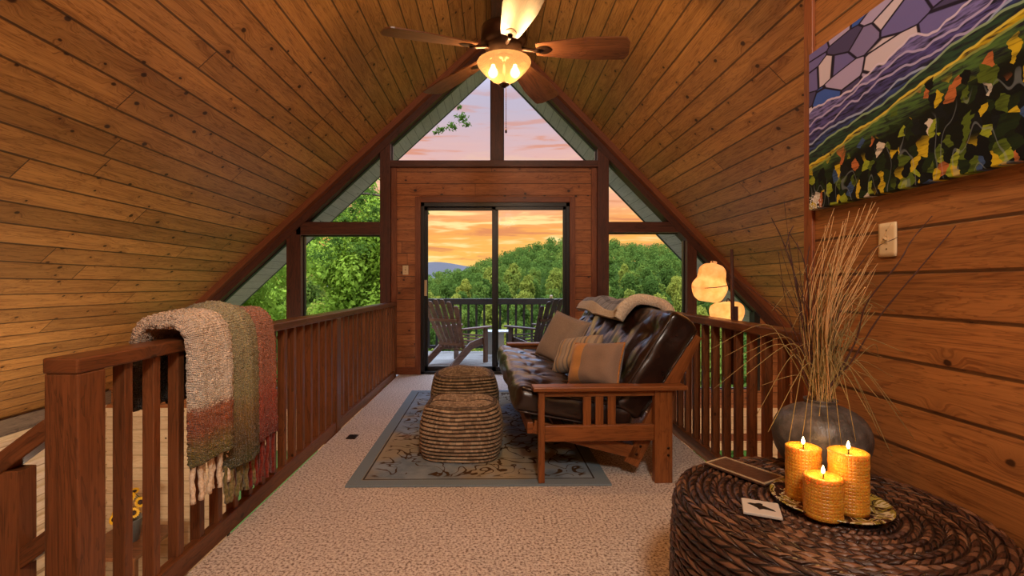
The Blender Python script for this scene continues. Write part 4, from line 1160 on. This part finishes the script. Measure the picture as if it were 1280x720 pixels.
# ------------------------------------------------------------------ painting, switches
pt = thing('canvas_painting', 'large mountain landscape painting on the plank wall', 'painting', (WX-.001, 1.49, 1.432))
mb = MB().box(-.036, -.002, -.52, .525, 0, .652)
for i, F in enumerate(mb.f): mb.uv[i] = tuple(((.525-mb.v[j][1])/1.045, mb.v[j][2]/.652) for j in F)
mb.build('canvas', M['painting'], pt, bevel=.003)
def switch(label, loc, face):
    s = thing('light_switch', label, 'light switch', loc)
    Mx = Matrix.Rotation(R(-90), 4, 'Z') if face == 'x' else Matrix.Identity(4)   # local: plate in xz, front -y
    MB().rbox(.074, .008, .118, .0035, (6, 2, 6), Mx @ Matrix.Translation((0, -.004, 0))).build('plate', M['ivory'], s, weld=True)
    MB().box(-.006, .006, -.010, -.007, -.013, .013, Mx).build('slot', M['ivory2'], s)
    MB().beam(Mx @ Vector((0, -.009, .001)), Mx @ Vector((0, -.021, .008)), .009, .010).build('toggle', M['ivory2'], s, bevel=.001)
    for z in (-.032, .032):
        MB().lathe([(0, 0), (.0032, 0), (.0026, .0012), (0, .0014)], n=10, M=Mx @ Matrix.Translation((0, -.008, z)) @ Matrix.Rotation(R(90), 4, 'X')).build('screw', M['screw'], s)
switch('ivory light switch on the plank wall under the painting', (WX, 1.652, 1.275), 'x')
switch('ivory light switch on the wall left of the glass door', (-1.10, BY, 1.305), 'y')

# ------------------------------------------------------------------ rail lamp
m, t = newmat('glowing_parchment_shade')
n = t.noise(t.obj(), 16.0, 4.0, .6)[0]
c = t.mix(t.ss(n, .3, .7), 'e8b070', 'f6cf94')
tl = t.add('ShaderNodeBsdfTranslucent', {0: c}).outputs[0]; df = t.add('ShaderNodeBsdfDiffuse', {0: c}).outputs[0]
em = t.add('ShaderNodeEmission', {0: t.mix(t.ss(n, .3, .75), (1, .40, .11, 1), (1, .50, .22, 1)), 1: .30}).outputs[0]
t.add('ShaderNodeOutputMaterial', {0: t.add('ShaderNodeAddShader', {0: t.add('ShaderNodeMixShader', {0: .35, 1: tl, 2: df}).outputs[0], 1: em}).outputs[0]})
M['parch'] = m
LXp, LYp = 1.492, 2.995
lamp = thing('rail_lamp', 'branch lamp with two glowing parchment shades clamped behind the right railing', 'lamp', (LXp, LYp, .5))
MB().tube([(0, 0, 0), (.002, 0, .3), (-.003, 0, .6), (-.006, 0, .842)], [.013, .012, .011, .009], 10).build('pole', M['twig'], lamp)
MB().box(-.0285, .012, -.02, .02, .375, .40).build('clamp', M['bronze'], lamp, bevel=.002)
MB().box(.006, .03, -.012, .012, .38, .485).build('bracket', M['twig'], lamp, bevel=.003)
MB().tube(smooth_path([(-.003, 0, .655), (-.06, -.01, .70), (-.10, -.01, .745), (-.135, -.01, .765)], 6), .004, 7).build('arm', M['twig'], lamp)
def lobed(cx, cz, prof, depth=.75, tilt=0, n=40, seed=0):
    mb = MB(); k = len(prof)-1; Mt = Matrix.Translation((cx, 0, cz)) @ Matrix.Rotation(tilt, 4, 'Y')
    def fn(u, v):
        r, z = prof[round(v*k)]; a = 2*PI*u
        w = 1+.05*noise.noise(Vector((math.cos(a)*1.5, math.sin(a)*1.5, z*12+seed)))
        return Mt @ Vector((r*w*math.cos(a), r*w*math.sin(a)*depth, z))
    return mb.grid(fn, n, k, wu=True)
pr = [tuple((p[0], p[2])) for p in smooth_path([(.055, 0, -.118), (.085, 0, -.095), (.105, 0, -.05), (.108, 0, -.015), (.088, 0, .022), (.085, 0, .05), (.080, 0, .085), (.055, 0, .112), (.022, 0, .122), (.018, 0, .135), (.001, 0, .138)], 4)]
sh1 = lobed(-.138, .632, pr, tilt=R(9), seed=1).build('lamp_shade', M['parch'], lamp, label='upper gourd shaped glowing shade')
mb = MB(); pts = []
for i in range(41):
    a = 2*PI*i/40; pts.append(Vector((-.138+.110*math.cos(a), .084*math.sin(a), .617+.012*math.cos(a)-.012*math.sin(a)*-1)))
mb.tube(pts, .0025, 6, False); mb.build('cord', M['twig'], sh1)
pr = [tuple((p[0], p[2])) for p in smooth_path([(.085, 0, -.085), (.105, 0, -.05), (.118, 0, -.01), (.112, 0, .03), (.08, 0, .055), (.03, 0, .062), (.001, 0, .064)], 4)]
MB().tube(smooth_path([(.0, 0, .50), (.03, .12, .53), (.10, .285, .505)], 6), .004, 7).build('arm', M['twig'], lamp)
lobed(-.035, .43, pr, seed=5, depth=.6, tilt=R(-5)).build('lamp_shade', M['parch'], lamp, label='lower fan shaped glowing shade').location = (.135, .285, .012)
light('shade_bulb', 'POINT', (-.138, 0, .60), .32, WARM, .02, lamp)
light('shade_bulb', 'POINT', (.10, .285, .42), .28, WARM, .02, lamp)

# ------------------------------------------------------------------ lower storey: sunflowers
M['yellow'] = plain('sunflower_petal', 'e0a818', .6, 0, .2, 30, 0); M['seed'] = plain('sunflower_seeds', '3a2210', .8, 0, .3, 200, .5); M['green'] = plain('green_stem', '4a6a24', .7)
M['zinc'] = plain('galvanised_bucket', '8e9290', .4, .6)
cb = thing('console_table', 'dark wooden console table on the lower floor holding sunflowers', 'table', (-4.05, 5.3, -2.6))
MB().box(-.35, .35, -.35, .35, .86, .9).build('tabletop', M['rail'], cb, bevel=.005)
for sx in (-1, 1):
    for sy in (-1, 1): MB().box(sx*.3-.03, sx*.3+.03, sy*.3-.03, sy*.3+.03, 0, .86).build('leg', M['rail'], cb, bevel=.004)
bk = thing('bucket', 'galvanised bucket of sunflowers on the console table', 'bucket', (-4.03, 5.3, -1.70))
MB().lathe([(0, 0), (.10, 0), (.13, .24), (.135, .245), (.128, .245), (.098, .01), (0, .01)], n=28).build('body', M['zinc'], bk)
proto = None
for i, (dx, dy, dz, tx, ty) in enumerate(((.0, -.08, .38, .1, -.9), (.10, -.06, .33, .5, -.8), (-.10, -.05, .34, -.5, -.8), (.06, -.13, .29, .3, -.9), (-.05, -.14, .30, -.2, -.9), (.13, .0, .42, .7, -.5), (-.12, .02, .44, -.5, -.5), (.02, .0, .47, 0, -.6), (.0, .08, .5, 0, -.2))):
    if proto is None:
        s = thing('sunflower', 'yellow sunflower in the galvanised bucket', 'flower', group='sunflowers in the bucket')
        mb = MB()
        for k in range(18):
            a = 2*PI*k/18; Mk = Matrix.Rotation(a, 4, 'Z')
            mb.grid(lambda u, v: Mk @ Vector((.026+.034*u, (2*v-1)*.009*math.sin(PI*(.15+.85*u))**.7, .004+.006*math.sin(PI*u)+.002*(k % 2))), 4, 2)
        mb.build('petals', M['yellow'], s)
        MB().lathe([(0, .012), (.015, .011), (.026, .006), (.028, 0), (0, -.006)], n=18).build('seed_disc', M['seed'], s)
        MB().tube([(0, 0, -.004), (0, .01, -.05), (0, .03, -.10), (.0, .05, -.16)], .004, 6).build('stem', M['green'], s)
        proto = s
    else: s = dup(proto)
    s.location = (-4.03+dx, 5.3+dy, -1.70+dz)
    s.rotation_euler = Vector((tx, ty, .45)).to_track_quat('Z', 'Y').to_euler()

# ------------------------------------------------------------------ deck and its furniture
struct(MB().box(-1.85, 1.95, BY+.13, 8.45, -.14, -.05, long=0).build('deck', M['deck']), 'grey board deck outside the glass door', 'deck')
dr = thing('deck_railing', 'dark painted railing on the deck outside the glass door', 'railing', (0, 8.36, -.05))
MB().box(-1.85, 1.95, -.06, .06, .83, .93).build('handrail', M['darkrail'], dr, bevel=.006)
MB().box(-1.85, 1.95, -.025, .025, .07, .12).build('bottom_rail', M['darkrail'], dr, bevel=.003)
for x in (-1.80, .02, 1.90): MB().box(x-.045, x+.045, -.045, .045, 0, .83).build('post', M['darkrail'], dr, bevel=.004)
x = -1.68
while x < 1.88:
    if min(abs(x-q) for q in (-1.80, .02, 1.90)) > .06: MB().box(x-.018, x+.018, -.018, .018, .1, .84).build('baluster', M['darkrail'], dr)
    x += .138
pc_ = thing('deck_lantern', 'tiny amber lantern on the deck railing', 'lantern', (1.0, 8.36, .88))
MB().lathe([(0, 0), (.03, 0), (.032, .01), (.028, .012), (0, .012)], n=16).build('base', M['brass'], pc_)
MB().lathe([(.024, .012), (.026, .03), (.022, .06), (0, .064)], n=16).build('globe', M['ivory2'], pc_)

def adirondack(label, loc, rz, wm):
    """faces local +y; back leans towards -y"""
    r = thing('adirondack_chair', label, 'chair', loc, rz, 'adirondack chairs on the deck')
    # legs: front uprights and the long rear runners
    for s_ in (-1, 1):
        MB().box(s_*.29-.014, s_*.29+.014, .20, .29, 0, .52).build('front_leg', wm, r, bevel=.004)
        q = [(.27, .28), (.27, .39), (-.1, .33), (-.52, .06), (-.52, 0), (-.43, 0), (-.05, .23)]
        MB().prism(q, s_*.262-.013, s_*.262+.013, 'x').build('rear_leg', wm, r)
        q = [(-.30, -.05), (.34, -.05), (.40, .0), (.34, .07), (.1, .07), (-.30, .03)]
        mb = MB(); mb.prism([(s_*.28+s_*b, a) for a, b in q], .52, .545, 'z'); mb.build('armrest', wm, r, bevel=.003)
    for i in range(6):
        y = .27-.082*i; z = .395-.0*i-.045*i*.8
        MB().beam((-.275, y, z), (.275, y, z), .07, .02, (0, .22, 1)).build('seat_slat', wm, r, bevel=.003)
    N = 6
    for i in range(N):
        f = (i-(N-1)/2)/((N-1)/2); hgt = .80-.10*f*f
        b = Vector((f*.19, -.16, .24)); d = Vector((f*.15, -.42, .92)).normalized(); tp = b+d*hgt
        Mz = Matrix((Vector((1, 0, 0)) , d.cross(Vector((1, 0, 0))).normalized()*-1, d)).transposed().to_4x4()
        x_ = Vector((1, 0, 0)); x_ = (x_-d*x_.dot(d)).normalized(); y_ = d.cross(x_)
        Mz = Matrix.Translation(b) @ Matrix((x_, y_, d)).transposed().to_4x4()
        mb = MB(); q = [(-.026, 0), (.026, 0), (.041, hgt-.03), (.030, hgt-.004), (0, hgt+.004), (-.030, hgt-.004), (-.041, hgt-.03)]
        n0 = len(mb.v); mb.prism(q, -.01, .01, 'y'); mb.v = [tuple(Mz @ Vector(p)) for p in mb.v]
        mb.build('back_slat', wm, r, bevel=.002)
    for zz, hw, off in ((.30, .24, -.20), (.66, .27, -.362)):
        MB().box(-hw, hw, off-.028, off-.004, zz-.022, zz+.022).build('back_brace', wm, r, bevel=.003)
    return r
adirondack('brown wooden adirondack chair on the deck, left side of the door', (-.50, 7.22, -.05), R(-36), M['chairwood'])
adirondack('dark wooden adirondack chair on the deck, partly hidden by the futon', (.64, 7.30, -.05), R(38), M['chairdark'])
st = thing('deck_side_table', 'small white and grey side table between the deck chairs', 'table', (.05, 7.82, -.05))
MB().box(-.22, .22, -.18, .18, .40, .425).build('tabletop', M['white'], st, bevel=.004)
MB().box(-.14, .12, .0, .02, .03, .40).build('panel', M['white'], st)
for sx in (-1, 1):
    for sy in (-1, 1): MB().box(sx*.18-.025, sx*.18+.025, sy*.14-.025, sy*.14+.025, 0, .40).build('leg', M['greyplate'], st, bevel=.004)

# ------------------------------------------------------------------ land, trees, sky
def terrain(x, y):
    near = -7 - 7*max(0, min(1, (y-8)/40))
    def sst(a, b, q): q = max(0, min(1, (q-a)/(b-a))); return q*q*(3-2*q)
    hx = sst(-55, 30, x)
    top = -6 + 15.5*hx + 1.5*math.sin(x*.06)
    h = near + (top-near)*sst(62, 168, y)
    if x < 0: h += 7.5*sst(-3, -16, -(-x) if False else x)*sst(30, 66, y)*(1-sst(75, 110, y)) if x < -3 else 0
    return h + .8*math.sin(x*.13+y*.07)
mb = MB(); mb.grid(lambda u, v: Vector((-160+340*u, 8.6+230*v, terrain(-160+340*u, 8.6+230*v))), 70, 60, uvf=lambda u, v: (u*50, v*50))
HILL = struct(mb.build('hill', M['ground']), 'wooded hillside rising beyond the deck', 'hill')
mb = MB()
def far(u, v):
    x = -700+1400*u; base = -60+ (115+14*math.sin(x*.011+1.0)+7*math.sin(x*.04) - (max(0, x+90)**1.0)*.02)*math.sin(PI*min(1, v*1.0)/2)
    d = math.exp(-((x+92)/150)**2)
    return Vector((x, 850+200*v, -60+(v)*(62+48*d+6*math.sin(x*.03))))
mb.grid(far, 120, 8)
struct(mb.build('mountain', M['hazehill']), 'distant haze-tinted mountain beyond the wooded hill', 'mountain')

def leafcloud(mb, c, rad, n, size, g, shell=.55, droop=0.0):
    c = Vector(c)
    for _ in range(n):
        d = Vector((g.gauss(0, 1), g.gauss(0, 1), g.gauss(0, 1))).normalized()
        k = (shell+(1-shell)*g.random())
        p = c+Vector((d.x*rad[0], d.y*rad[1], d.z*rad[2]))*k
        nrm = (d+Vector((g.uniform(-1, 1), g.uniform(-1, 1), g.uniform(-.6, 1)))*.9).normalized()
        x = nrm.orthogonal().normalized(); x = Matrix.Rotation(g.uniform(0, 6.28), 3, nrm) @ x; y = nrm.cross(x)
        s = size*g.uniform(.6, 1.3); b = len(mb.v)
        mb.v += [tuple(p-x*s), tuple(p-y*s*.5), tuple(p+x*s), tuple(p+y*s*.5)]
        mb.quad_uvs((b, b+1, b+2, b+3), ((0, 0), (1, 0), (1, 1), (0, 1)))
tg = random.Random(21)
# forest trees: five kinds of crown, copied over the hillside
kinds = []
for k in range(5):
    mb = MB(); w = (3.2, 3.7, 2.9, 3.4, 3.0)[k]; hh = (3.6, 3.2, 4.4, 3.8, 4.0)[k]
    for q in range(13):
        a = tg.uniform(0, 6.28); rr_ = tg.uniform(.15, .68); zz = tg.uniform(-.5, .72)
        sh_ = (1-abs(zz)**2)**.5
        leafcloud(mb, (math.cos(a)*rr_*w*sh_, math.sin(a)*rr_*w*sh_, 5.0+zz*hh), (w*.42, w*.42, w*.36), 170, .30, tg, .7)
    leafcloud(mb, (0, 0, 4.6), (w*.8, w*.8, hh*.8), 500, .4, tg, .6)
    kinds.append(mb)
protos = []
spots = []
kr = [max(math.hypot(p[0], p[1]) for p in mb_.v) for mb_ in kinds]
GX, GY = 5.4, 4.9
row = 0; y = 31.0
while y < 190:
    x = -.36*y-6 + (row % 2)*GX/2
    while x < .62*y+8:
        if math.hypot(x+13.5, y-24) > 10 and math.hypot(x+7.5, y-29) > 8:
            spots.append((x+tg.uniform(-.35, .35), y+tg.uniform(-.35, .35)))
        x += GX
    y += GY; row += 1
spots.sort(key=lambda q: q[1])
mass = MB(); brush = MB()
def crown(mb, x, y, z, w, h, n, leaf):
    for q in range(6):
        a = tg.uniform(0, 6.28); rr_ = tg.uniform(0, .6)
        leafcloud(mb, (x+math.cos(a)*rr_*w, y+math.sin(a)*rr_*w, z+tg.uniform(-.5, .75)*h), (w*.5, w*.5, w*.42), n, leaf, tg, .7)
for i, (x, y) in enumerate(spots):
    k = i % 5
    z = terrain(x, y)-.3
    sc = tg.uniform(2.05, 2.42)/kr[k]
    lim = 1.12 + (356-(374 if y < 55 else 300))*y/600
    if y < 60: sc = min(sc, max(.3, (lim+1.6-z)/9.0))
    if i < 296:
        if len(protos) <= k:
            o = kinds[k].build('forest_tree', M['leaffar']); protos.append(o)
            tag(o, 'leafy green tree in the forest covering the hillside beyond the deck', 'tree', 'forest trees on the hillside')
        else:
            o = protos[k].copy(); COL.objects.link(o)
        o.location = (x, y, z); o.rotation_euler = (0, 0, tg.uniform(0, 6.28)); o.scale = (sc, sc, sc*tg.uniform(1.2, 1.5))
    else:
        crown(mass, x, y, z+5.4*sc, 3.5*sc, 4.0*sc, 60, .30)
    for q in range(2):
        crown(brush, x+GX*(.5+.1*q), y+GY*(.45*q-.2), terrain(x+GX/2, y)+1.6, 1.7, 1.3, 22, .34)
tag(mass.build('distant_forest', M['leafmass']), 'dense forest canopy on the upper hillside', 'forest', kind='stuff')
o = brush.build('undergrowth', M['leafmass'], HILL); o['kind'] = 'stuff'

# near trees left of the house
def neartree(label, base, h, crown, nl, trunk_r, lm='leafnear', branches=(), leaf=.13, seed=0, puffs=26):
    tr = thing('deciduous_tree', label, 'tree', base)
    mb = MB(); gg = random.Random(seed)
    pts = smooth_path([(0, 0, 0), (.1, .05, h*.35), (-.1, 0, h*.7), (0, .1, h)], 6); k = len(pts)-1
    mb.tube(pts, [trunk_r*(1-.6*i/k) for i in range(k+1)], 10)
    for q in range(9):
        a = gg.uniform(0, 6.28); z0 = h*gg.uniform(.4, .95); L = crown[0]*gg.uniform(.5, .9)
        p0 = Vector((0, 0, z0)); p1 = p0+Vector((math.cos(a)*L, math.sin(a)*L, L*gg.uniform(.1, .6)))
        bp_ = smooth_path([p0, p0.lerp(p1, .5)+Vector((0, 0, .2)), p1], 6); mb.tube(bp_, [trunk_r*.32*(1-.75*i/(len(bp_)-1)) for i in range(len(bp_))], 7)
    for b in branches:
        bp_ = smooth_path([Vector(p)-Vector(base) for p in b], 6); mb.tube(bp_, [.07*(1-.8*i/(len(bp_)-1)) for i in range(len(bp_))], 7)
    mb.build('trunk', M['bark'], tr)
    mb = MB(); cz = h*.9
    for q in range(puffs):
        d = Vector((gg.gauss(0, 1), gg.gauss(0, 1), gg.gauss(0, .9))).normalized()*gg.uniform(.25, .95)
        leafcloud(mb, (d.x*crown[0], d.y*crown[1], cz+d.z*crown[2]), (crown[0]*.34, crown[1]*.34, crown[2]*.24), nl//puffs, leaf, gg, .35)
    mb.build('foliage', M[lm], tr)
    return tr
BT = (-8.6, 14.5, -9)
big = neartree('large leafy tree close outside the left windows with a dark trunk', BT, 11.6, (3.0, 3.0, 3.6), 28000, .34, seed=3, puffs=44, leaf=.10,
    branches=(((-8.6, 14.5, 1.6), (-6.0, 13.2, 4.2), (-3.0, 12, 5.5), (-1.2, 12, 5.5)), ((-8.6, 14.5, 1.2), (-5.6, 13, 2.9), (-3.4, 12, 3.4), (-1.75, 12, 3.0))))
neartree('bright green bushy tree outside the left windows, lower than the trunked one', (-5.9, 20.8, -9), 12.0, (2.35, 2.3, 4.2), 30000, .2, seed=5, puffs=44, leaf=.11)
neartree('pale green tree further behind at the far left', (-14.5, 25, -10), 11.5, (4.2, 4.2, 4.5), 16000, .3, seed=8, leaf=.17)
neartree('small rounded green tree low beside the deck, left of the door', (-8.0, 30, -11), 10.8, (3.0, 3.0, 3.6), 14000, .25, seed=12, leaf=.15)
mb = MB(); gg = random.Random(4)
for px, py, r_, n_ in ((577, 147, .17, 60), (566, 158, .15, 40), (552, 161, .13, 36), (584, 156, .11, 26), (545, 166, .08, 16), (574, 134, .09, 16), (533, 265, .10, 18), (463, 240, .28, 90), (450, 250, .26, 90), (440, 262, .35, 130), (468, 262, .25, 80), (430, 275, .35, 120), (470, 222, .12, 22), (462, 275, .3, 90),
                       (420, 300, .4, 150), (450, 310, .35, 110), (400, 320, .4, 140), (395, 295, .35, 110)):
    p = P3(px, py, 12)-Vector(BT); leafcloud(mb, p, (r_*1.15, r_*1.15, r_*.8), int(n_*2.2), .040, gg, .0)
mb.build('hanging_leaves', M['leafdark'], big)

w = bpy.data.worlds.new('sunset_sky'); S.world = w; w.use_nodes = True
t = NT(w.node_tree)
dx, dy, dz = t.xyz(t.add('ShaderNodeTexCoord').outputs['Generated'])
n = t.noise(t.vec(t.m('MULTIPLY', dx, 2.2), t.m('MULTIPLY', dy, 2.2), t.m('MULTIPLY', dz, 17.0)), 1.5, 5.0, .6, .5)[0]
n2 = t.noise(t.vec(t.m('MULTIPLY', dx, 4.0), t.m('MULTIPLY', dy, 4.0), t.m('MULTIPLY', dz, 40.0)), 1.3, 4.0, .6, .3)[0]
el = t.m('ADD', dz, t.m('MULTIPLY', t.m('SUBTRACT', n, .5), .09))
c = t.ramp(el, [(0, 'f7b95c'), (.035, 'fbc56c'), (.075, 'fbb85c'), (.12, 'f5a55a'), (.19, 'f0b090'), (.26, 'dcaeaa'), (.34, 'bfb0c2'), (.5, 'a4b6de'), (1, 'c4d2ec')])
c = t.mix(t.m('MULTIPLY', t.ss(n2, .50, .62), t.ss(dz, .30, .10)), c, 'ffe09a')
c = t.mix(t.m('MULTIPLY', t.ss(n2, .48, .36), t.m('MULTIPLY', .75, t.ss(dz, .5, .2))), c, 'd4835c')
c = t.mix(t.ss(dy, .45, -.2), c, 'a9b8d0')
c = t.mix(t.ss(dz, 0.0, -.06), c, '5a6048')
st_ = t.m('ADD', 1.0, t.m('MULTIPLY', t.ss(dz, .36, .62), 6.0))
t.add('ShaderNodeOutputWorld', {0: t.add('ShaderNodeBackground', {0: c, 1: st_}).outputs[0]})

# added sun lamp from behind the house, brightens the hill and trees
sun = light('tree_fill_sun', 'SUN', (0, 0, 30), 2.0, (1, .94, .82)); sun.data.angle = R(25)
sun.rotation_euler = Vector((.35, .75, -.62)).to_track_quat('-Z', 'Y').to_euler()

# added fill lights without fixtures, brighten the loft and the lower storey
light('loft_fill', 'POINT', (.35, -.9, 2.9), 190, (1, .89, .76), .25)
light('loft_fill', 'POINT', (.0, .8, 3.4), 40, (1, .64, .34), .12)
light('lower_fill', 'POINT', (-3.2, 3.4, -.9), 78, (1, .84, .64), .15)
light('lower_fill', 'POINT', (2.9, 3.4, -.9), 80, (1, .76, .54), .15)

# ------------------------------------------------------------------ camera and view
cd = bpy.data.cameras.new('camera'); cam = bpy.data.objects.new('camera', cd); COL.objects.link(cam)
cam.location = (0, 0, 1.12); cam.rotation_euler = (R(90), 0, 0)
cd.sensor_width = 36; cd.lens = 600/1280*36; cd.shift_x = 23/1280; cd.shift_y = -4/1280; cd.clip_end = 3000; cd.clip_start = .02
S.camera = cam
vs_ = S.view_settings; S.display_settings.display_device = 'sRGB'
vs_.view_transform = 'Standard'; vs_.look = 'None'; vs_.gamma = 1; vs_.use_curve_mapping = False; vs_.exposure = 0.25
S.cycles.use_denoising = True
try: S.cycles.denoiser = 'OPENIMAGEDENOISE'
except Exception: pass
S.cycles.max_bounces = 8; S.cycles.diffuse_bounces = 5; S.cycles.transparent_max_bounces = 16; S.cycles.sample_clamp_indirect = 6.0
S.cycles.caustics_reflective = False; S.cycles.caustics_refractive = False
